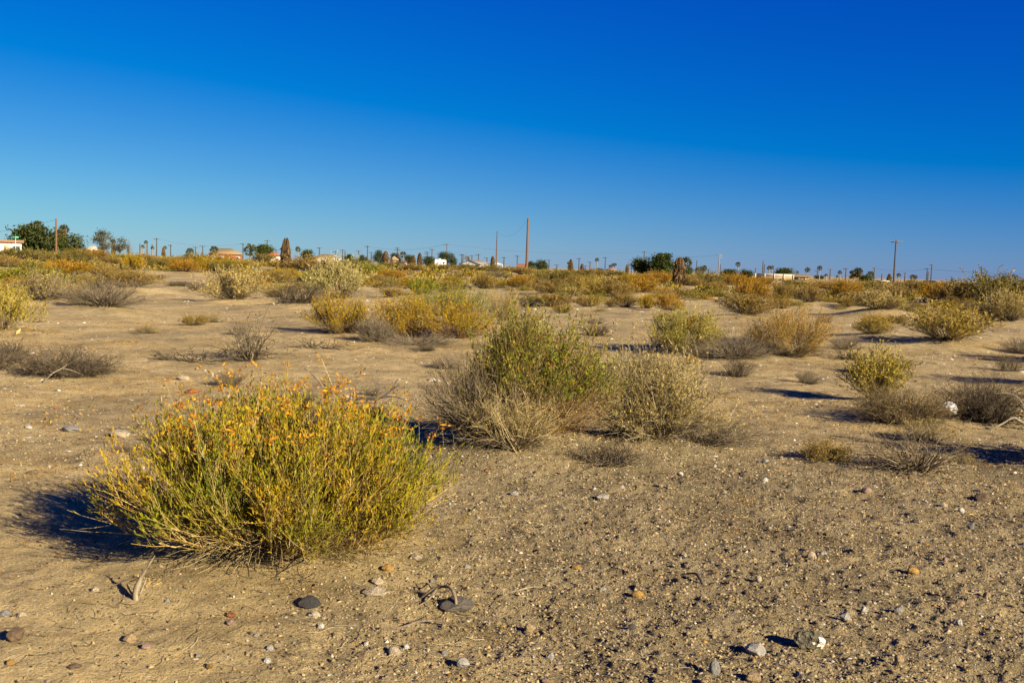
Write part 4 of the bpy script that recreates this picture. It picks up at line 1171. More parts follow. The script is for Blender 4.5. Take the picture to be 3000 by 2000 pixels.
def wood(name, loc, limbs, mat, label, cat, rz=0.0):
    """limbs: list of (part name, points, radii)"""
    r = empty(name, loc, rz)
    for i, (pn, pts, rad) in enumerate(limbs):
        rad = [q * 0.8 for q in rad]
        V, F, _ = limb(pts, rad, seed=i)[0]
        cap = limb(pts, rad, seed=i)[1][1]
        me = bpy.data.meshes.new(pn)
        me.from_pydata([tuple(v) for v in limb(pts, rad, seed=i)[0][0]], [], [tuple(int(q) for q in f) for f in F] + [tuple(int(q) for q in f) for f in cap])
        for p in me.polygons: p.use_smooth = True
        me.materials.append(mat)
        link(pn, me, r)
    return tag(r, label, cat)

def on(px, py, dz=0.0):
    p = ground_at(px, py)
    return (p.x, p.y, zat(p.x, p.y) + dz)

# upright pale stick
wood('upright_stick', on(402, 1778), [('shaft', [(0, 0, -0.03), (-0.008, 0.0, 0.03), (0.015, 0.0, 0.095), (0.045, 0.0, 0.150), (0.080, 0.0, 0.205)], [0.013, 0.018, 0.013, 0.008, 0.002]),
     ('splinter', [(0.012, 0.0, 0.02), (0.03, 0.01, 0.075), (0.038, 0.02, 0.10)], [0.006, 0.004, 0.001])], M_DRIFT, 'pale upright stick in the sand below the front bush', 'stick')
# arched root with a mat of roots
p0 = on(1336, 1808)
wood('arched_root', p0, [('root', [(0.0, 0, -0.02), (-0.005, 0.03, 0.05), (-0.03, 0.08, 0.085), (-0.075, 0.14, 0.075), (-0.13, 0.16, 0.045), (-0.19, 0.15, -0.01)], [0.008, 0.010, 0.009, 0.011, 0.012, 0.008]),
     ('side_root', [(-0.10, 0.15, 0.06), (-0.13, 0.10, 0.03), (-0.17, 0.06, 0.012), (-0.23, 0.04, 0.0)], [0.007, 0.006, 0.004, 0.002]),
     ('side_root', [(-0.12, 0.16, 0.05), (-0.15, 0.22, 0.06), (-0.17, 0.27, 0.03), (-0.20, 0.31, 0.0)], [0.008, 0.006, 0.004, 0.002]),
     ('side_root', [(-0.07, 0.14, 0.075), (-0.05, 0.19, 0.10), (-0.03, 0.22, 0.12)], [0.006, 0.004, 0.001]),
     ('side_root', [(0, 0, 0.0), (0.03, -0.015, 0.004), (0.075, -0.02, 0.0)], [0.006, 0.005, 0.002]),
     ('side_root', [(-0.15, 0.16, 0.03), (-0.20, 0.20, 0.03), (-0.27, 0.22, 0.012), (-0.33, 0.24, 0.0)], [0.008, 0.007, 0.005, 0.002])], M_DEAD, 'twisted arched root sticking out of gravel below the front bush', 'root')
wood('fallen_branch', on(1235, 1855, 0.006), [('stem', [(-0.16, -0.02, 0), (-0.08, -0.005, 0.012), (-0.01, 0.05, 0.018), (0.07, 0.07, 0.014), (0.17, 0.05, 0.0)], [0.003, 0.006, 0.008, 0.006, 0.002])], M_DEAD, 'curved brown twig lying below the arched root', 'twig')
wood('fallen_branch', on(1535, 1745, 0.006), [('stem', [(-0.09, -0.01, 0), (-0.03, 0.0, 0.012), (0.03, 0.04, 0.016), (0.09, 0.07, 0.01)], [0.003, 0.005, 0.006, 0.003])], M_DRIFT, 'pale curved twig on the gravel flat, left of the yellow-ochre stone', 'twig')
wood('fallen_branch', on(2058, 1712, 0.004), [('stem', [(0.0, -0.02, 0), (-0.015, 0.02, 0.03), (-0.03, 0.06, 0.035), (-0.07, 0.10, 0.02), (-0.11, 0.13, 0.0)], [0.009, 0.010, 0.008, 0.005, 0.002]),
     ('fork', [(-0.015, 0.03, 0.03), (0.01, 0.06, 0.05), (0.018, 0.08, 0.062)], [0.006, 0.004, 0.001])], M_BLACK, 'small black forked wood on gravel right of the yellow-ochre stone', 'twig')
# black branch behind the front bush
wood('fallen_branch', on(1110, 1190, 0.03), [('stem', [(-0.42, 0.0, 0.0), (-0.20, 0.02, 0.05), (0.0, 0.0, 0.06), (0.12, 0.02, 0.14), (0.22, 0.05, 0.22)], [0.016, 0.02, 0.02, 0.014, 0.007]),
     ('fork', [(0.02, 0.0, 0.07), (0.14, 0.0, 0.085), (0.25, 0.03, 0.06), (0.36, 0.02, 0.01)], [0.014, 0.011, 0.009, 0.005]),
     ('fork', [(0.12, 0.02, 0.14), (0.17, 0.03, 0.23), (0.20, 0.05, 0.27)], [0.009, 0.006, 0.003]),
     ('fork', [(-0.2, 0.02, 0.05), (-0.16, 0.05, 0.13), (-0.10, 0.06, 0.17)], [0.012, 0.008, 0.004])], M_BLACK, 'black forked branch lying behind the front bush', 'branch')
# bleached branch at the right edge
wood('fallen_branch', on(2985, 1262, 0.02), [('stem', [(-0.42, 0.03, 0.02), (-0.30, 0.0, 0.0), (-0.18, 0.0, 0.05), (-0.06, 0.02, 0.115), (0.06, 0.05, 0.06), (0.22, 0.06, 0.01), (0.42, 0.0, 0.0)], [0.004, 0.008, 0.013, 0.018, 0.020, 0.022, 0.024]),
     ('fork', [(0.0, 0.03, 0.10), (0.05, 0.08, 0.19), (0.13, 0.10, 0.24), (0.22, 0.12, 0.34)], [0.014, 0.012, 0.012, 0.008]),
     ('fork', [(0.10, 0.10, 0.22), (0.02, 0.14, 0.33), (-0.08, 0.16, 0.36), (-0.22, 0.18, 0.35)], [0.009, 0.008, 0.006, 0.003]),
     ('fork', [(0.22, 0.12, 0.34), (0.14, 0.15, 0.40), (0.12, 0.16, 0.47)], [0.007, 0.005, 0.002]),
     ('fork', [(0.22, 0.06, 0.01), (0.24, -0.05, -0.02), (0.34, -0.16, -0.03)], [0.02, 0.014, 0.008])], M_DRIFT, 'bleached gnarled branch lying at the right edge', 'branch')
# stick lying on the dead mat at the left
wood('fallen_branch', on(128, 1122, 0.01), [('stem', [(0, 0, 0), (0.08, 0.06, 0.10), (0.17, 0.12, 0.16), (0.22, 0.16, 0.21)], [0.004, 0.008, 0.008, 0.005]),
     ('fork', [(0.17, 0.12, 0.16), (0.27, 0.14, 0.14), (0.37, 0.15, 0.10)], [0.006, 0.005, 0.003])], M_DRIFT, 'pale forked stick on the dead twig mat at the left edge', 'stick')
# curved big branches of the upright bare shrub
wood('dead_shrub_trunk', on(955.500, 1367.600, 0.000), [('trunk', [(0.000, 0.000, -0.039), (0.052, 0.000, 0.195), (0.156, 0.039, 0.429), (0.182, 0.065, 0.611)], [0.036, 0.032, 0.024, 0.010]),
     ('limb', [(0.000, 0.000, 0.000), (-0.104, 0.000, 0.260), (-0.286, 0.026, 0.468), (-0.468, 0.039, 0.494)], [0.022, 0.02, 0.014, 0.005]),
     ('limb', [(-0.039, 0.000, 0.078), (-0.221, -0.026, 0.221), (-0.429, -0.039, 0.364), (-0.546, -0.052, 0.286)], [0.018, 0.016, 0.010, 0.004]),
     ('limb', [(0.078, 0.000, 0.260), (0.026, 0.052, 0.468), (-0.078, 0.104, 0.650), (-0.208, 0.130, 0.754)], [0.014, 0.012, 0.008, 0.003])], M_DEAD, 'gnarled trunk and limbs inside the upright bare shrub', 'dead wood')
# cut log and stump in the middle distance
wood('fallen_log', on(2085, 878, 0.06), [('log', [(-0.35, 0, 0), (0, 0.03, 0.01), (0.35, 0.02, 0)], [0.08, 0.095, 0.09]), ('branch_stub', [(-0.3, 0, 0.02), (-0.5, 0.06, 0.03), (-0.7, 0.06, -0.03)], [0.045, 0.035, 0.012])],
     mat_wood('split_wood', (0.22, 0.12, 0.04), (0.32, 0.20, 0.08), 5, 5), 'pale orange fallen log on open sand below the double-armed pole', 'log')
wood('tree_stump', on(2163, 884, 0.0), [('stump', [(0, 0, -0.1), (0, 0, 0.2), (0.03, 0, 0.42)], [0.2, 0.17, 0.15])], M_BLACK, 'short black stump beside the fallen log', 'stump')
# small shrub with a bare trunk
sp = ground_at(1664, 906)
sh = empty('small_shrub_tree', (sp.x, sp.y, zat(sp.x, sp.y)))
link('trunk', mesh_of('trunk', [limb([(0, 0, -0.05), (0.02, 0, 0.25), (0.0, 0, 0.5)], [0.05, 0.045, 0.03])[0], limb([(0.01, 0, 0.3), (0.2, 0, 0.5), (0.3, 0, 0.75)], [0.03, 0.025, 0.015])[0], limb([(0.0, 0, 0.4), (-0.1, 0.05, 0.6), (-0.2, 0.05, 0.8)], [0.03, 0.02, 0.015])[0]], M_DEAD), sh)
cr_ = link('crown', mesh_of('crown', [far_bush_chunk(np.random.default_rng(5), 700, 0.55, 0.75, OLIVE, 0.06)], M_LEAF), sh); cr_.location = (0, 0, 0.38)
tag(sh, 'small shrub with bare grey trunk and thin olive crown on open sand', 'shrub')

# white plastic bag caught in the brush
def plastic_bag():
    bm = bmesh.new()
    bmesh.ops.create_icosphere(bm, subdivisions=4, radius=0.5)
    from mathutils import noise as mn
    for v in bm.verts:
        c = v.co.copy()
        rdg = 1 - abs(mn.noise(c * 3.1 + Vector((3, 1, 7))))
        v.co = c * (0.72 + 0.34 * rdg + 0.18 * mn.noise(c * 7))
        if c.z < -0.2: v.co *= 0.7
    me = bpy.data.meshes.new('plastic_bag'); bm.to_mesh(me); bm.free()
    m, n, l, b = new_mat('white_plastic')
    b.inputs['Base Color'].default_value = (0.62, 0.62, 0.61, 1); b.inputs['Roughness'].default_value = 0.4
    nz = n.new('ShaderNodeTexNoise'); nz.inputs['Scale'].default_value = 9; bp = n.new('ShaderNodeBump'); bp.inputs['Strength'].default_value = 0.5
    l.new(nz.outputs['Fac'], bp.inputs['Height']); l.new(bp.outputs[0], b.inputs['Normal'])
    me.materials.append(m)
    o = link('plastic_bag', me)
    p = ground_at(2780, 1240)
    o.location = (p.x, p.y, zat(p.x, p.y) + 0.13); o.scale = (0.19, 0.14, 0.15); o.rotation_euler = (0.1, 0.5, 0.4)
    tag(o, 'crumpled white plastic bag caught in dead brush near the right edge', 'plastic bag')
plastic_bag()

# ------------------------------------------------------------------ dead palms: shaggy columns of hanging fronds
def dead_palm_meshes(seed, H=3.0, R=0.75):
    rg = np.random.default_rng(seed)
    trunk = limb([(0, 0, -0.1), (0.02, 0, H * 0.4), (0.06, 0.02, H * 0.93)], [0.30, 0.25, 0.2], 9, 0.08, seed)
    n = 430
    z0 = H * (0.36 + 0.62 * rg.uniform(0, 1, n))
    a = rg.uniform(0, 2 * math.pi, n)
    L = H * rg.uniform(0.24, 0.42, n)
    t = np.linspace(0, 1, 6)[None]
    prof = R * (0.46 + 0.22 * np.sin(math.pi * np.clip(z0 / H, 0, 1)))
    out = 0.16 + (prof[:, None] * np.sin(np.minimum(t * 1.5, 1.35)) ** 0.8) * rg.uniform(0.75, 1.15, n)[:, None]
    drop = z0[:, None] + 0.05 - L[:, None] * (t ** 1.25) + 0.10 * np.sin(t * math.pi)
    drop = np.maximum(drop, 0.05 + 0.25 * rg.uniform(0, 1, n)[:, None])
    aa = a[:, None] + rg.normal(0, 0.16, n)[:, None] * t
    P = np.stack([out * np.cos(aa), out * np.sin(aa), drop], -1)
    Rr = 0.028 * np.exp(rg.normal(0, .3, n))[:, None] * (1 - 0.6 * t)
    pal = [(0.035, 0.022, 0.010), (0.10, 0.063, 0.028), (0.21, 0.145, 0.07)]
    fr = tubes(P, Rr, pick(pal, rg.uniform(0, 1, n), rg, 0.25))
    m = 640
    k = rg.integers(0, n, m)
    p, tg = along(P[k], rg.uniform(0.6, 1, m))
    bl = blades(p, norm(tg) + rg.normal(0, .42, (m, 3)), 0.5, 0.07, pick(pal, rg.uniform(0, 1, m), rg, 0.25), rg)
    return trunk, [fr, bl]
DP = []
for s in (1, 2):
    tr, fr = dead_palm_meshes(60 + s)
    C = np.tile(np.array([[0.13, 0.075, 0.04]]), (len(tr[0][0]), 1))
    DP.append((mesh_of('trunk', [(tr[0][0], tr[0][1], C)], M_STEM), mesh_of('hanging_fronds', fr, M_STEM)))

def pos_dist(px, D):
    d = ray(px, 780); k = math.hypot(d.x, d.y)
    x, y = d.x / k * D, d.y / k * D
    return Vector((x, y, float(h_base(x, y))))

def z_of_row(px, row, D):
    d = ray(px, row)
    return EYE + d.z / math.hypot(d.x, d.y) * D

ORDN = ['first', 'second', 'third', 'fourth', 'fifth', 'sixth', 'seventh', 'eighth', 'ninth', 'tenth']
sk_counts = {}
def auto_label(desc, px):
    left = [s for s in SKYLINE if s[0] <= px - 6]
    lm = left[-1][1] if left else None
    if lm is None: return f'{desc} at the far left edge'
    k = (desc, lm); i = sk_counts.get(k, 0); sk_counts[k] = i + 1
    return f'{ORDN[i]} {desc} right of {lm}'

# px, top row, real height, width factor, label
DEADP = [(838, 697, 3.3, 0.66, 'dead shaggy palm standing alone on the left skyline'), (1983, 757, 3.2, 0.95, 'dead shaggy palm before the broad dark tree on the right'),
         (1131, 735, 4.5, 0.8, None), (1212, 747, 4.0, 0.7, None), (1230, 740, 4.6, 0.7, None), (1444, 750, 5.0, 0.7, None), (1673, 759, 4.6, 0.75, None), (1706, 772, 3.4, 0.9, None),
         (1837, 774, 4.0, 0.6, None), (2606, 801, 4.0, 1.0, None), (479, 723, 4.4, 0.6, None), (1148, 755, 3.2, 0.6, None)]
for i, (px, yt, H, wf, lab) in enumerate(sorted(DEADP)):
    if px == 1983: c = ground_at(1988, 840)
    else: c, D = stand_by_top(px, yt, H, 520)
    D = math.hypot(c.x, c.y)
    H = z_of_row(px, yt, D) - c.z
    r = empty('dead_palm', (c.x, c.y, zat(c.x, c.y)), srng.uniform(0, 6.28), (H / 3.0 * wf, H / 3.0 * wf, H / 3.0))
    tr, fr = DP[i % 2]
    link('trunk', tr, r); link('hanging_fronds', fr, r)['kind'] = 'stuff'
    tag(r, lab or auto_label('small dead shaggy palm', px), 'dead palm', 'dead palms')

# ------------------------------------------------------------------ living palms
def palm_crown(seed):
    rg = np.random.default_rng(seed)
    ch = []
    nf = 34
    az = rg.uniform(0, 6.28, nf); el = np.radians(rg.uniform(-55, 80, nf))
    t = np.linspace(0, 1, 4)[None]
    d = np.stack([np.cos(az) * np.cos(el), np.sin(az) * np.cos(el), np.sin(el)], 1)
    P = d[:, None] * t[..., None] * 0.62 + np.array([0, 0, -0.16]) * (t ** 2)[..., None]
    pal = [(0.025, 0.032, 0.010), (0.055, 0.06, 0.018), (0.12, 0.105, 0.03)]
    ch.append(tubes(P, np.full((nf, 4), 0.02), pick(pal, rg.uniform(0.3, 1, nf), rg)))
    m = 9
    src = np.repeat(np.arange(nf), m)
    tip = P[src, -1]
    dd = d[src] * 0.8 + rg.normal(0, 0.55, (nf * m, 3)) + np.array([0, 0, -0.35])
    ch.append(blades(tip, dd, rg.uniform(0.35, 0.6, nf * m), 0.12, pick(pal, np.clip(rg.normal(.45, .3, nf * m), 0, 1), rg), rg))
    return mesh_of('palm_crown', ch, M_FAR)
PC = [palm_crown(s) for s in (1, 2, 3)]
M_PTRUNK = mat_wood('palm_trunk', (0.11, 0.085, 0.06), (0.25, 0.20, 0.14), 6, 3)
def palm(px, yt, crown_px, H=8.5, skirt=0.0, label=None, D=None, desc='slender distant palm'):
    if D is None: c, D = stand_by_top(px, yt, H, 950)
    else: c = pos_dist(px, D)
    top = z_of_row(px, yt, D)
    cr = max(0.8, crown_px * 0.70 * D / FPX); tk = max(1.0, D / 380)
    Hc = max(2.0, top - c.z - cr * 0.8)
    r = empty('palm_tree', (c.x, c.y, c.z), srng.uniform(0, 6.28))
    V = limb([(0, 0, -0.2), (0.04, 0, Hc * 0.5), (0.1, 0.03, Hc)], [0.26 * tk, 0.19 * tk, 0.17 * tk], 7, 0.03)
    me = mesh_of('trunk', [V[0]], M_PTRUNK, True); link('trunk', me, r)
    o = link('crown', srng.choice(PC), r); o.location = (0.1, 0.03, Hc); o.scale = (cr, cr, cr); o['kind'] = 'stuff'
    if skirt > 0:
        s = link('dead_frond_skirt', DP[0][1], r); s['kind'] = 'stuff'
        hs = skirt * Hc / 2.4; s.scale = (cr * 0.95, cr * 0.95, hs); s.location = (0.1, 0, Hc - hs * 3.0)
    tag(r, label or auto_label(desc, px), 'palm tree', 'palms on the skyline')
    return r
palm(93, 652, 24, 9, label='left of two palm heads rising above the dark tree', D=300)
palm(112, 646, 26, 9, label='right of two palm heads rising above the dark tree', D=300)
palm(171, 671, 20, 8, 0.55, 'shorter palm with orange dead skirt behind the brown pole', 260)
palm(188, 657, 20, 9, 0.62, 'taller palm with orange dead skirt right of the brown pole', 250)
palm(331, 700, 11, 7, 0.6, 'short palm with orange skirt inside the eucalyptus pair')
for px, yt, cw, H in [(418, 717, 7, 6), (427, 704, 8, 9), (446, 721, 6, 6), (484, 720, 6, 6), (556, 726, 17, 4.5), (627, 720, 19, 5.5), (873, 722, 12, 7), (1181, 736, 15, 7), (1665, 766, 6, 6), (1749, 755, 9, 9),
                      (1788, 775, 8, 5), (1797, 771, 9, 6), (1804, 771, 5, 6), (1870, 764, 10, 8), (2065, 777, 11, 6), (2163, 767, 11, 9), (2253, 778, 9, 8), (2263, 778, 9, 8), (2336, 793, 7, 6), (2366, 782, 12, 8),
                      (2402, 778, 11, 9), (2420, 802, 7, 4), (2461, 792, 9, 7), (2453, 806, 6, 4), (2550, 794, 16, 7), (2633, 800, 9, 6), (2673, 804, 10, 6), (2682, 805, 9, 6), (2885, 806, 20, 5), (2938, 808, 10, 6), (2977, 807, 9, 7), (2960, 815, 6, 5), (2790, 820, 8, 5), (2520, 805, 7, 5)]:
    palm(px, yt, cw, H)
palm(2009, 752, 26, 8.5, label='bushy date palm behind the right dead palm', D=330)
palm(732, 713, 28, 5.5, label='broad-crowned palm left of the orange roof', D=300)
palm(2502, 791, 20, 8, 0.4, 'left of two thick dark palms on the right skyline', 520)
palm(2515, 783, 20, 9, 0.4, 'right of two thick dark palms on the right skyline', 520)

# ------------------------------------------------------------------ trees
TREEG = [(0.012, 0.018, 0.006), (0.032, 0.042, 0.012), (0.075, 0.085, 0.022)]
TREEB = [(0.014, 0.020, 0.005), (0.036, 0.048, 0.010), (0.080, 0.092, 0.018)]
TREEU = [(0.03, 0.032, 0.022), (0.065, 0.068, 0.042), (0.12, 0.115, 0.07)]
def tree(px, yt, wpx, H, pal, label, seed, D=None, bare=0.10, n=3200, shape='round', trunkw=0.22):
    rg = np.random.default_rng(seed)
    if D is None: c, D = stand_by_top(px, yt, H, 900)
    else: c = pos_dist(px, D)
    H = z_of_row(px, yt, D) - c.z
    W = wpx / 2 * D / FPX
    r = empty('tree', (c.x, c.y, c.z))
    ch = []
    ch += limb([(0, 0, -0.2), (0.1, 0, H * 0.25), (0.0, 0.1, H * 0.55)], [trunkw, trunkw * 0.8, trunkw * 0.4], 7, 0.05)[:1]
    nb = 9
    ends = []
    for k in range(nb):
        a = k * 2.4 + rg.uniform(-.3, .3); q = rg.uniform(0.35, 0.8)
        e = np.array([W * q * math.cos(a), W * q * 0.9 * math.sin(a), H * rng_u(rg, 0.45, 0.85)])
        ch += limb([(0.05, 0, H * rng_u(rg, .12, .3)), tuple(e * np.array([.5, .5, .7])), tuple(e)], [trunkw * 0.55, trunkw * 0.35, trunkw * 0.12], 5, 0.05)[:1]
        ends.append(e)
    col = np.array([[0.13, 0.10, 0.075]])
    ch = [(v, f, np.tile(col, (len(v), 1))) for v, f, _ in ch]
    link('trunk', mesh_of('trunk', ch, M_STEM), r)
    nc = 26 if shape != 'open' else 18
    u = rg.normal(size=(nc, 3)); u = norm(u) * (rg.uniform(0.35, 1, (nc, 1)) ** 0.5)
    lowz = bare
    cen = np.stack([u[:, 0] * W * 0.82, u[:, 1] * W * 0.82, H * (lowz + (1 - lowz) * 0.52) + u[:, 2] * H * (1 - lowz) * 0.40], 1)
    if shape == 'umbrella':
        cen[:, 2] = H * 0.55 + np.abs(u[:, 2]) * H * 0.36
    k = rg.integers(0, nc, n)
    cs = W * (0.24 if shape != 'open' else 0.20)
    p = cen[k] + rg.normal(size=(n, 3)) * cs * np.array([1, 1, 0.75])
    p[:, 2] = np.minimum(p[:, 2], H * 1.0); p[:, 2] = np.maximum(p[:, 2], 0.1)
    tint = np.clip(rg.uniform(0.15, 0.85, nc)[k] + rg.normal(0, 0.2, n), 0, 1)
    sz = max(0.20, W * 0.14)
    n = len(p)
    link('crown', mesh_of('crown', [blades(p, rg.normal(size=(n, 3)), sz * np.exp(rg.normal(0, .3, n)), sz * 0.55, pick(pal, tint, rg), rg)], M_FAR), r)['kind'] = 'stuff'
    tag(r, label, 'tree', 'trees on the skyline')
def rng_u(rg, a, b): return float(rg.uniform(a, b))
tree(106, 664, 116, 6.5, TREEG, 'large dark tree below two palm heads near the left edge', 1, D=270, bare=0.0, n=5200)
tree(208, 685, 74, 5, TREEB, 'dense dark green tree right of the brown pole', 2, D=245, bare=0.0, n=2200)
tree(150, 690, 40, 4.5, TREEG, 'small dark tree behind the brown pole', 21, D=262, bare=0.0, n=1200)
tree(301, 670, 54, 8, TREEU, 'tall grey-green eucalyptus on the left skyline', 3, D=265, bare=0.1, shape='open', n=2000)
tree(350, 692, 50, 6, TREEU, 'shorter thin eucalyptus with bare right branches', 4, D=268, bare=0.1, shape='open', n=1000)
tree(774, 716, 50, 4.5, TREEB, 'green umbrella-shaped tree over the orange roof', 5, D=330, bare=0.4, shape='umbrella')
tree(903, 731, 40, 4.5, TREEB, 'round green tree right of the left dead palm', 6, bare=0.05)
tree(1025, 745, 30, 4, TREEG, 'low dark tree between the second tan roof and beige house, left of two', 7)
tree(1062, 744, 26, 4, TREEG, 'low dark tree between the second tan roof and beige house, right of two', 8)
tree(1113, 733, 36, 6, TREEG, 'dark tree left of the beige gabled house', 9)
tree(1163, 738, 34, 6, TREEU, 'greyish tree behind the beige gabled house', 10)
tree(1200, 743, 30, 5, TREEG, 'small dark tree over the low brown roof', 11)
tree(1255, 752, 40, 4, TREEG, 'low dark tree left of the white trailer', 12)
tree(1305, 735, 48, 6.5, TREEG, 'big dark tree behind the white trailer', 13, n=2200)
tree(1328, 752, 26, 4.5, TREEG, 'small dark tree at the right of the white trailer', 14)
tree(1588, 759, 38, 4, TREEB, 'round green tree right of the tallest central pole', 15, bare=0.0)
tree(1556, 765, 26, 3.5, TREEB, 'low green tree at the foot of the tallest central pole', 16, bare=0.0)
tree(1758, 785, 22, 3, TREEB, 'small green tree right of the pair of small dead palms', 17, bare=0.0)
tree(1885, 751, 60, 6.5, TREEB, 'left half of the broad dark tree clump', 18, D=300, bare=0.0, n=4600)
tree(1942, 744, 74, 7, TREEB, 'right half of the broad dark tree clump, tallest', 19, D=295, bare=0.0, n=5200)
tree(2016, 780, 32, 4, TREEB, 'low green tree below the bushy date palm', 20, D=320, bare=0.0)
tree(2053, 779, 30, 4, TREEU, 'grey-green tree between the date palm and double-armed pole', 22)
tree(2140, 790, 48, 3.5, TREEG, 'low dark tree right of the double-armed pole', 23, bare=0.0)
tree(2188, 788, 38, 3.5, TREEG, 'low dark tree left of the pale boundary wall', 24, bare=0.0)
tree(2296, 786, 54, 4.5, TREEB, 'clipped round green tree over the pale boundary wall', 25, bare=0.0)
tree(2533, 808, 40, 3.5, TREEG, 'low green tree right of the pair of dark palms', 26, bare=0.0)
tree(2672, 823, 26, 3, TREEG, 'small green tree right of the tall right pole', 27, bare=0.0)
tree(2725, 824, 30, 3, TREEG, 'small green tree at the foot of the short crossarm pole', 28, bare=0.0)
tree(2400, 808, 26, 3.5, TREEG, 'dark little tree right of the pale boundary wall', 29, bare=0.0)
tree(2975, 832, 26, 3, TREEG, 'small dark tree at the right end of the skyline', 30, bare=0.0)
# bare branching tree beside the eucalyptus
bc = pos_dist(376, 272); rg = np.random.default_rng(8)
bt = empty('bare_tree', (bc.x, bc.y, bc.z)); Hb = z_of_row(376, 698, 272) - bc.z
nb = 40; aa = rg.uniform(0, 6.28, nb); rr_ = rg.uniform(0.2, 1, nb) * 1.9
tips = np.stack([rr_ * np.cos(aa), rr_ * np.sin(aa), Hb * rg.uniform(0.55, 1, nb)], 1); tt = np.linspace(0, 1, 5)[None, :, None]
P = tips[:, None] * np.concatenate([tt ** 1.4, tt ** 1.4, tt], -1)
link('trunk', mesh_of('trunk', [tubes(P, 0.05 * (1.1 - np.linspace(0, 1, 5))[None].repeat(nb, 0), pick(ST_GREY, rg.uniform(0, 1, nb), rg))], M_STEM), bt)
tag(bt, 'pale bare tree at the right end of the eucalyptus group', 'tree')

# ------------------------------------------------------------------ utility poles and wires
M_POLE = mat_wood('pole_wood', (0.075, 0.036, 0.014), (0.15, 0.078, 0.033), 3, 8)
M_POLED = mat_wood('pole_wood_dark', (0.03, 0.024, 0.018), (0.075, 0.058, 0.042), 3, 8)
M_WIRE = mat_plain('wire', (0.03, 0.03, 0.03), 0.6)
M_CERAMIC = mat_plain('insulator', (0.25, 0.24, 0.22), 0.3)
def box_chunk(c, s):
    x, y, z = c; a, b, d = s[0] / 2, s[1] / 2, s[2] / 2
    V = np.array([(x + i * a, y + j * b, z + k * d) for i in (-1, 1) for j in (-1, 1) for k in (-1, 1)], float)
    F = np.array([[0, 1, 3, 2], [4, 6, 7, 5], [0, 4, 5, 1], [2, 3, 7, 6], [0, 2, 6, 4], [1, 5, 7, 3]])
    return (V, F, None)
def box_part(name, c, s, mat, parent):
    return link(name, mesh_of(name, [box_chunk(c, s)], mat), parent)
ptop = {}
def pole(px, yt, H=10.5, arms=1, rad=0.14, mat=None, label=None, D=None, px_foot=None, rz=None):
    if D is None: c, D = stand_by_top(px, yt, H, 980)
    else: c = pos_dist(px, D)
    H = z_of_row(px, yt, D) - c.z
    rz = srng.uniform(-0.5, 0.5) if rz is None else rz
    rad = max(rad, 0.00055 * D); ak = max(1.0, D / 420)
    r = empty('utility_pole', (c.x, c.y, c.z), rz)
    V = limb([(0, 0, -0.3), (0, 0, H * 0.5), (0, 0, H)], [rad * 1.25, rad, rad * 0.75], 8, 0.0)
    me = mesh_of('post', [V[0]], mat or M_POLED, True)
    link('post', me, r)
    box_part('cap', (0, 0, H + 0.02), (rad * 1.3, rad * 1.3, 0.06), mat or M_POLED, r)
    for k in range(arms):
        z = H - 0.35 - 1.0 * k
        arm = box_part('crossarm', (0, -rad - 0.05, z), (2.4 * ak, 0.14, 0.18 * ak), mat or M_POLED, r)
        for ix in (-1.05, -0.45, 0.45, 1.05):
            box_part('insulator', (ix * ak, -rad - 0.05, z + 0.09 * ak + 0.09), (0.09, 0.09, 0.2), M_CERAMIC, arm)
    ptop[px] = Vector((c.x, c.y, c.z + H - 0.15))
    tag(r, label or auto_label('thin far utility pole', px), 'utility pole', 'utility poles')
    return r
pole(165, 641, 9.5, 0, 0.17, M_POLE, 'brown wooden pole carrying a sagging wire near the left edge', 200)
pole(1454, 678, 9.0, 0, 0.18, M_POLE, 'second tallest bare wooden pole, left of the tallest central pole', 255)
pole(1543, 640, 9.5, 0, 0.23, M_POLE, 'tallest bare wooden pole rising near the centre of the skyline', 185)
pole(2621, 704, 9.5, 1, 0.18, M_POLED, 'tall wooden pole with single crossarm on the right skyline', 215, rz=0.15)
pole(2106, 745, 10, 2, 0.2, mat_wood('pole_grey', (0.13, 0.10, 0.07), (0.22, 0.18, 0.13), 3, 8), 'pale pole with double crossarms right of the right dead palm', 420)
pole(2730, 774, 9.5, 1, 0.2, M_POLED, 'short pole with crossarm between the tall right pole and right edge', 460)
pole(1308, 714, 10, 1, 0.2, M_POLE, 'brown crossarm pole rising from the tree behind the white trailer', 400)
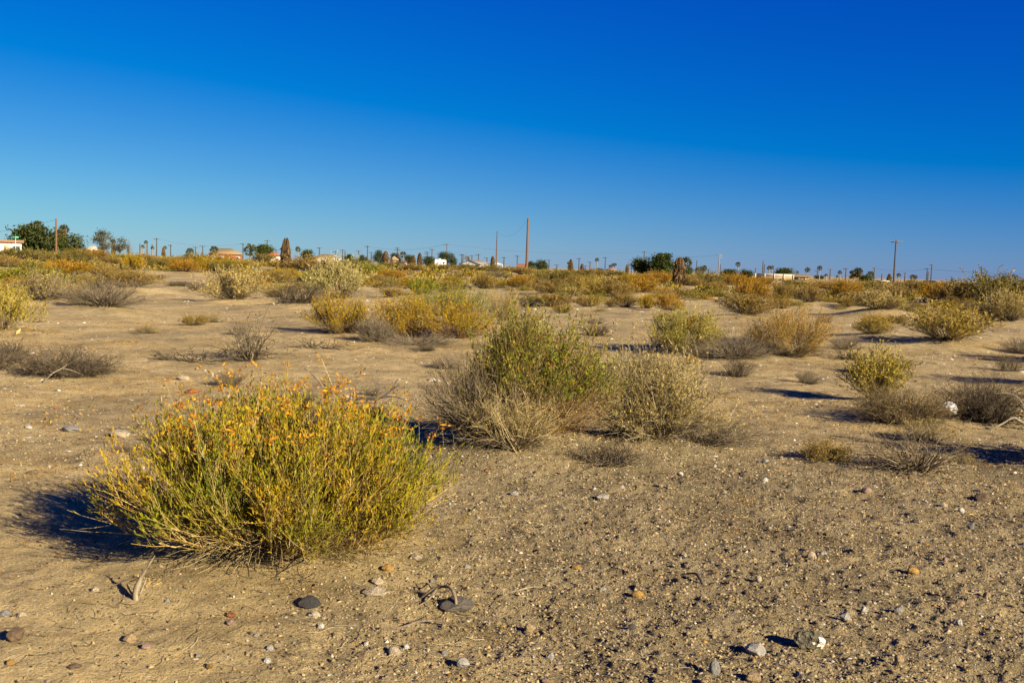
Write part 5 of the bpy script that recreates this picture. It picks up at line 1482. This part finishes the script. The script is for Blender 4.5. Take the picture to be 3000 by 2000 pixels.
for px, yt, H, arms in [(410, 714, 8, 0), (431, 712, 9, 0), (459, 698, 10, 1), (446, 716, 8, 0), (500, 717, 9, 1), (573, 723, 9, 1), (594, 720, 9, 1), (712, 713, 9, 1), (783, 703, 9.5, 1), (809, 731, 8, 1), (936, 725, 9.5, 1),
                        (983, 737, 9, 1), (1004, 731, 9.5, 1), (1011, 736, 8, 0), (1051, 734, 9, 1), (1077, 720, 10, 1), (1088, 738, 9, 1), (1165, 725, 10, 2), (1252, 737, 9.5, 2), (1266, 729, 10, 1), (1325, 742, 9, 1),
                        (1353, 745, 9, 1), (1357, 745, 9, 1), (1383, 748, 9, 1), (1402, 745, 9.5, 1), (1427, 755, 9, 1), (1477, 753, 9, 1), (1516, 749, 10, 1), (1609, 761, 9.5, 1), (1632, 775, 7, 1), (1697, 756, 9.5, 1),
                        (1729, 767, 9, 1), (1774, 753, 9.5, 1), (1715, 778, 6, 1), (1842, 774, 8, 1), (1888, 736, 10, 1), (2042, 763, 8, 0), (2076, 789, 6, 1), (2111, 775, 8, 0), (2214, 785, 8, 0), (2236, 764, 8.5, 0), (2240, 774, 8, 0), (2320, 786, 8, 0),
                        (2395, 793, 8, 1), (2433, 788, 9, 1), (2479, 786, 9.5, 1), (2562, 784, 9.5, 1), (2584, 802, 7, 0), (2652, 798, 8, 1), (2717, 786, 9.5, 1), (2720, 795, 8, 0), (2967, 805, 9, 0), (2760, 822, 5, 1), (2835, 824, 5, 1), (1850, 790, 5, 0), (640, 728, 8, 1)]:
    pole(px, yt, H, arms)
def wire(a, b, sag, label, rad=0.02):
    t = np.linspace(0, 1, 25)[:, None]
    P = np.array(a)[None] * (1 - t) + np.array(b)[None] * t
    P[:, 2] -= sag * 4 * (t[:, 0] * (1 - t[:, 0]))
    me = mesh_of('power_line', [tubes(P[None], np.full((1, 25), rad), np.full((1, 3), 0.03), 4)], M_WIRE)
    tag(link('power_line', me), label, 'wire', 'overhead wires')
pl = pos_dist(-420, 205); pl.z = z_of_row(-420, 690, 205)
wire(ptop[165], pl, 1.6, 'sagging wire from the brown pole to the left edge', 0.022)
wire(ptop[1454], ptop[1543], 2.0, 'wire between the two tall bare central poles', 0.012)
wire(ptop[2562], ptop[2717], 2.0, 'wire running from far pole to pole behind the tall right pole', 0.05)
pr = pos_dist(3300, 620); pr.z = z_of_row(3300, 795, 620)
wire(ptop[2717], pr, 2.5, 'wire running off the right edge above the far right palms', 0.05)
wire(ptop[1308], ptop[1888], 2.0, 'long wire from the trailer pole to the broad dark tree', 0.03)
wire(ptop[1888], ptop[2106], 1.5, 'wire from the broad dark tree to the double-armed pole', 0.03)
wire(ptop[459], ptop[712], 2.0, 'faint wire above the tan hip roof', 0.03)
wire(ptop[1077], ptop[1308], 2.0, 'faint wire above the beige gabled house', 0.03)

# ------------------------------------------------------------------ houses on the skyline
M_GLASS = mat_plain('window_glass', (0.03, 0.035, 0.04), 0.15, 0.1)
M_WHITEW = mat_plain('white_stucco', (0.60, 0.57, 0.52), 0.9, 0.06)
M_BEIGE = mat_plain('beige_stucco', (0.24, 0.17, 0.095), 0.9, 0.08)
M_ORANGE = mat_plain('orange_wall', (0.16, 0.05, 0.02), 0.9, 0.1)
M_TANROOF = mat_plain('tan_roof', (0.19, 0.13, 0.06), 0.9, 0.15, 2)
M_REDROOF = mat_plain('red_roof', (0.22, 0.07, 0.027), 0.9, 0.15, 2)
M_BROWNROOF = mat_plain('brown_roof', (0.19, 0.105, 0.055), 0.9, 0.15, 2)
M_GREYROOF = mat_plain('grey_roof', (0.18, 0.16, 0.13), 0.9, 0.1, 2)
M_PALEROOF = mat_plain('pale_roof', (0.38, 0.34, 0.26), 0.8, 0.06, 2)
M_DOOR = mat_plain('door_paint', (0.40, 0.28, 0.13), 0.6, 0.1)
M_TRIM = mat_plain('white_trim', (0.70, 0.69, 0.66), 0.7, 0.04)
def house(px0, px1, yt, H, roof, wallm, roofm, label, D=None, windows=2, door=True, rz=0.0, wall_frac=0.62, depth=8.0, trim=None, cat='house', overhang=0.5):
    px = (px0 + px1) / 2
    if D is None: c, D = stand_by_top(px, yt, H, 700)
    else: c = pos_dist(px, D)
    H = z_of_row(px, yt, D) - c.z
    W = (px1 - px0) * D / FPX - 2 * overhang * (roof != 'flat')
    hw = H * wall_frac
    r = empty('house', (c.x, c.y + depth / 2, c.z), rz - math.atan2(c.x, c.y))
    box_part('wall', (0, 0, hw / 2 - 0.2), (W, depth, hw + 0.4), wallm, r)
    a, b = W / 2 + overhang, depth / 2 + overhang
    z0, z1 = hw - 0.02, H
    if roof == 'hip':
        k = max(0.3, a - b)
        V = np.array([(-a, -b, z0), (a, -b, z0), (a, b, z0), (-a, b, z0), (-k, 0, z1), (k, 0, z1), (-a, -b, z0 - .18), (a, -b, z0 - .18), (a, b, z0 - .18), (-a, b, z0 - .18)])
        Q = [(0, 1, 5, 4), (2, 3, 4, 5), (0, 6, 7, 1), (1, 7, 8, 2), (2, 8, 9, 3), (3, 9, 6, 0), (6, 9, 8, 7)]; T = [(1, 2, 5), (3, 0, 4)]
    elif roof == 'gable_side':          # ridge along the facade
        V = np.array([(-a, -b, z0), (a, -b, z0), (a, b, z0), (-a, b, z0), (-a, 0, z1), (a, 0, z1), (-a, -b, z0 - .18), (a, -b, z0 - .18), (a, b, z0 - .18), (-a, b, z0 - .18)])
        Q = [(0, 1, 5, 4), (2, 3, 4, 5), (0, 6, 7, 1), (2, 8, 9, 3), (6, 9, 8, 7)]; T = [(1, 2, 5), (3, 0, 4)]
    elif roof == 'gable_front':         # gable toward the viewer
        V = np.array([(-a, -b, z0), (a, -b, z0), (a, b, z0), (-a, b, z0), (0, -b, z1), (0, b, z1), (-a, -b, z0 - .18), (a, -b, z0 - .18), (a, b, z0 - .18), (-a, b, z0 - .18)])
        Q = [(0, 4, 5, 3), (1, 2, 5, 4), (0, 3, 9, 6), (1, 7, 8, 2), (6, 7, 8, 9)]; T = [(2, 3, 5)]
        gb = np.array([(-W / 2, -depth / 2 - .01, hw - .1), (W / 2, -depth / 2 - .01, hw - .1), (0, -depth / 2 - .01, H - 0.2), (-W / 2, -depth / 2 + .2, hw - .1), (W / 2, -depth / 2 + .2, hw - .1), (0, -depth / 2 + .2, H - 0.2)])
        link('gable', mesh_of('gable', [(gb, np.array([(0, 1, 2), (5, 4, 3)]), None), (gb, np.array([(0, 2, 5, 3), (1, 4, 5, 2)]), None)], wallm), r)
    else:
        V = np.array([(-a, -b, hw), (a, -b, hw), (a, b, hw), (-a, b, hw), (-a, -b, H), (a, -b, H), (a, b, H), (-a, b, H)])
        Q = [(4, 5, 6, 7), (0, 1, 5, 4), (1, 2, 6, 5), (2, 3, 7, 6), (3, 0, 4, 7), (3, 2, 1, 0)]; T = []
    chs = [(V, np.array(Q), None)] + ([(V, np.array(T), None)] if T else [])
    link('roof', mesh_of('roof', chs, roofm), r)
    if trim:
        box_part('fascia', (0, -b - 0.03, z0 - 0.09), (2 * a, 0.05, 0.2), trim, r)
    slots = windows + (1 if door else 0)
    for k in range(slots):
        x = -W / 2 + W * (k + 0.5) / max(1, slots)
        if door and k == slots // 2:
            box_part('door', (x, -depth / 2 - 0.03, min(hw, 2.1) / 2), (0.95, 0.08, min(hw - 0.1, 2.1)), M_DOOR, r)
        else:
            w = box_part('window', (x, -depth / 2 - 0.03, hw * 0.55), (min(1.5, W * 0.22), 0.07, min(1.1, hw * 0.42)), M_TRIM, r)
            box_part('pane', (x, -depth / 2 - 0.075, hw * 0.55), (min(1.3, W * 0.19), 0.03, min(0.9, hw * 0.34)), M_GLASS, w)
    tag(r, label, cat, 'houses on the skyline')
    return r
house(-70, 24, 701, 4.0, 'flat', M_WHITEW, M_BROWNROOF, 'white house with brown roof band at the left edge', 250, windows=3, wall_frac=0.80)
house(238, 274, 717, 3.6, 'hip', M_BEIGE, M_PALEROOF, 'pale low house between the dense tree and eucalyptus', 330)
house(604, 700, 727, 4.2, 'hip', M_ORANGE, M_TANROOF, 'orange-walled house with wide tan hip roof on the left skyline', 420, windows=3)
house(742, 818, 733, 3.6, 'hip', M_WHITEW, M_REDROOF, 'house with low orange-red roof under the umbrella tree', 420, windows=2)
house(908, 993, 744, 3.8, 'hip', M_WHITEW, M_TANROOF, 'low house with tan roof right of the left dead palm', 430, windows=2, trim=M_TRIM)
house(1134, 1172, 746, 4.5, 'gable_front', M_BEIGE, M_PALEROOF, 'beige house with its gable end toward the viewer', 360, windows=2, depth=7)
house(1170, 1216, 757, 3.2, 'hip', M_BEIGE, M_BROWNROOF, 'low brown-roofed house joined to the right of the beige gable', 365, windows=1)
house(1358, 1430, 762, 4.2, 'gable_front', M_WHITEW, M_GREYROOF, 'white house with low gable left of the tall bare poles', None, windows=2, wall_frac=0.55, depth=12, rz=-0.45)
house(1514, 1546, 773, 3.6, 'gable_side', M_WHITEW, M_REDROOF, 'small red-roofed house at the foot of the tallest central pole', 420, windows=1)
house(1776, 1811, 783, 4.0, 'hip', M_ORANGE, M_BROWNROOF, 'tiny orange house right of the pair of small dead palms', 480, windows=2)
house(2334, 2382, 804, 3.6, 'gable_side', M_BEIGE, M_TANROOF, 'low beige house with dark eave right of the pale boundary wall', 420, windows=1)
house(2588, 2616, 822, 3.0, 'flat', M_WHITEW, M_PALEROOF, 'small pale shed left of the tall right pole foot', 330, windows=1)
# open carport beside the white gabled house
c, D = stand_by_top(1450, 768, 3.4, 600)
Wc = 50 * D / FPX; Hc = z_of_row(1450, 768, D) - c.z
r = empty('carport', (c.x, c.y, c.z), -math.atan2(c.x, c.y))
a, b = Wc / 2, 3.0
V = np.array([(-a, -b, Hc * .72), (a, -b, Hc * .72), (a, b, Hc * .72), (-a, b, Hc * .72), (-a * .2, -b * .2, Hc), (a * .2, -b * .2, Hc), (a * .2, b * .2, Hc), (-a * .2, b * .2, Hc)])
link('roof', mesh_of('roof', [(V, np.array([(0, 1, 5, 4), (1, 2, 6, 5), (2, 3, 7, 6), (3, 0, 4, 7), (4, 5, 6, 7), (3, 2, 1, 0)]), None)], M_PALEROOF), r)
for ix in (-1, 1):
    for iy in (-1, 1): box_part('post', (ix * a * .9, iy * b * .9, Hc * .35), (0.18, 0.18, Hc * .75), M_TRIM, r)
tag(r, 'open carport with pale pitched roof right of the white gabled house', 'carport')
# travel trailer
c, D = stand_by_top(1291, 760, 3.0, 500)
Wt = 33 * D / FPX; Ht = z_of_row(1291, 760, D) - c.z
r = empty('travel_trailer', (c.x, c.y, c.z), -math.atan2(c.x, c.y))
prof = [(-Wt / 2, 0.55), (Wt / 2 - 0.2, 0.55), (Wt / 2, 1.0), (Wt / 2, Ht - 0.35), (Wt / 2 - 0.5, Ht), (-Wt / 2 + 0.3, Ht), (-Wt / 2, Ht - 0.4)]
n = len(prof); V = np.array([(x, y, z) for y in (-1.2, 1.2) for x, z in prof])
me = bpy.data.meshes.new('body'); me.from_pydata([tuple(v) for v in V], [], [tuple(range(n)), tuple(range(2 * n - 1, n - 1, -1))] + [(i, i + n, (i + 1) % n + n, (i + 1) % n) for i in range(n)])
me.materials.append(M_WHITEW); link('body', me, r)
box_part('window', (Wt * .28, -1.22, Ht * .62), (Wt * .16, 0.05, Ht * .2), M_GLASS, r); box_part('window', (-Wt * .25, -1.22, Ht * .62), (Wt * .14, 0.05, Ht * .16), M_GLASS, r)
box_part('door', (0.05 * Wt, -1.22, Ht * .5), (0.65, 0.05, Ht * .55), M_TRIM, r); box_part('roof_vent', (-0.1 * Wt, 0, Ht + .12), (0.7, 0.7, 0.25), M_TRIM, r); box_part('tow_bar', (-Wt / 2 - 0.5, 0, 0.6), (1.1, 0.12, 0.1), M_WIRE, r)
for ix in (-.08, .1):
    w = link('wheel', mesh_of('wheel', [limb([(ix * Wt, -1.25, 0.33), (ix * Wt, -0.98, 0.33)], [0.33, 0.33], 12, 0)[0], limb([(ix * Wt, -1.25, 0.33), (ix * Wt, -0.98, 0.33)], [0.33, 0.33], 12, 0)[1]], M_WIRE), r)
tag(r, 'white travel trailer parked before the big dark tree', 'trailer')
# boundary wall
D = 260; c = pos_dist(2270, D); Wb = 104 * D / FPX; Hw = z_of_row(2270, 802, D) - c.z
r = empty('boundary_wall', (c.x, c.y, c.z), -math.atan2(c.x, c.y))
box_part('block_wall', (0, 0, Hw * 0.33 - .1), (Wb, 0.2, Hw * 0.66 + .2), M_BEIGE, r); box_part('white_band', (0, 0, Hw * 0.83), (Wb + .02, 0.24, Hw * 0.34), M_PALEROOF, r)
for k in range(5): box_part('pier', (-Wb / 2 + Wb * k / 4, -0.14, Hw * 0.5), (0.3, 0.12, Hw), M_PALEROOF, r)
tag(r, 'pale boundary wall with white upper band on the right skyline', 'wall')
# green street sign near the left edge
D = 120; c = pos_dist(46, D)
r = empty('street_sign', (c.x, c.y, c.z), -math.atan2(c.x, c.y)); Hs = z_of_row(46, 692, D) - c.z
link('post', mesh_of('post', [limb([(0, 0, -.2), (0, 0, Hs)], [0.035, 0.03], 6, 0)[0]], mat_plain('galvanised', (0.45, 0.44, 0.42), 0.5)), r)
box_part('blade', (0, -0.04, Hs - 0.12), (0.62, 0.03, 0.2), mat_plain('sign_green', (0.05, 0.30, 0.17), 0.5, 0.05), r)
box_part('blade', (0, -0.02, Hs + 0.10), (0.03, 0.62, 0.2), mat_plain('sign_green_side', (0.05, 0.30, 0.17), 0.5, 0.05), r)
tag(r, 'green street sign on a thin post before the dark tree at left', 'street sign')
# satellite dish on a post by the white gabled house
c = pos_dist(1367, 430); r = empty('satellite_dish', (c.x, c.y, c.z)); zd = z_of_row(1367, 760, 430) - c.z
link('post', mesh_of('post', [limb([(0, 0, -.2), (0, 0, zd)], [0.08, 0.07], 6, 0)[0]], M_POLED), r)
bm = bmesh.new(); bmesh.ops.create_cone(bm, cap_ends=False, segments=16, radius1=0.25, radius2=1.25, depth=0.5); me = bpy.data.meshes.new('dish'); bm.to_mesh(me); bm.free(); me.materials.append(M_POLED)
d_ = link('dish', me, r); d_.location = (0, 0, zd + 0.4); d_.rotation_euler = (0.9, 0.3, 0)
tag(r, 'dark satellite dish on a post left of the white gabled house', 'satellite dish')
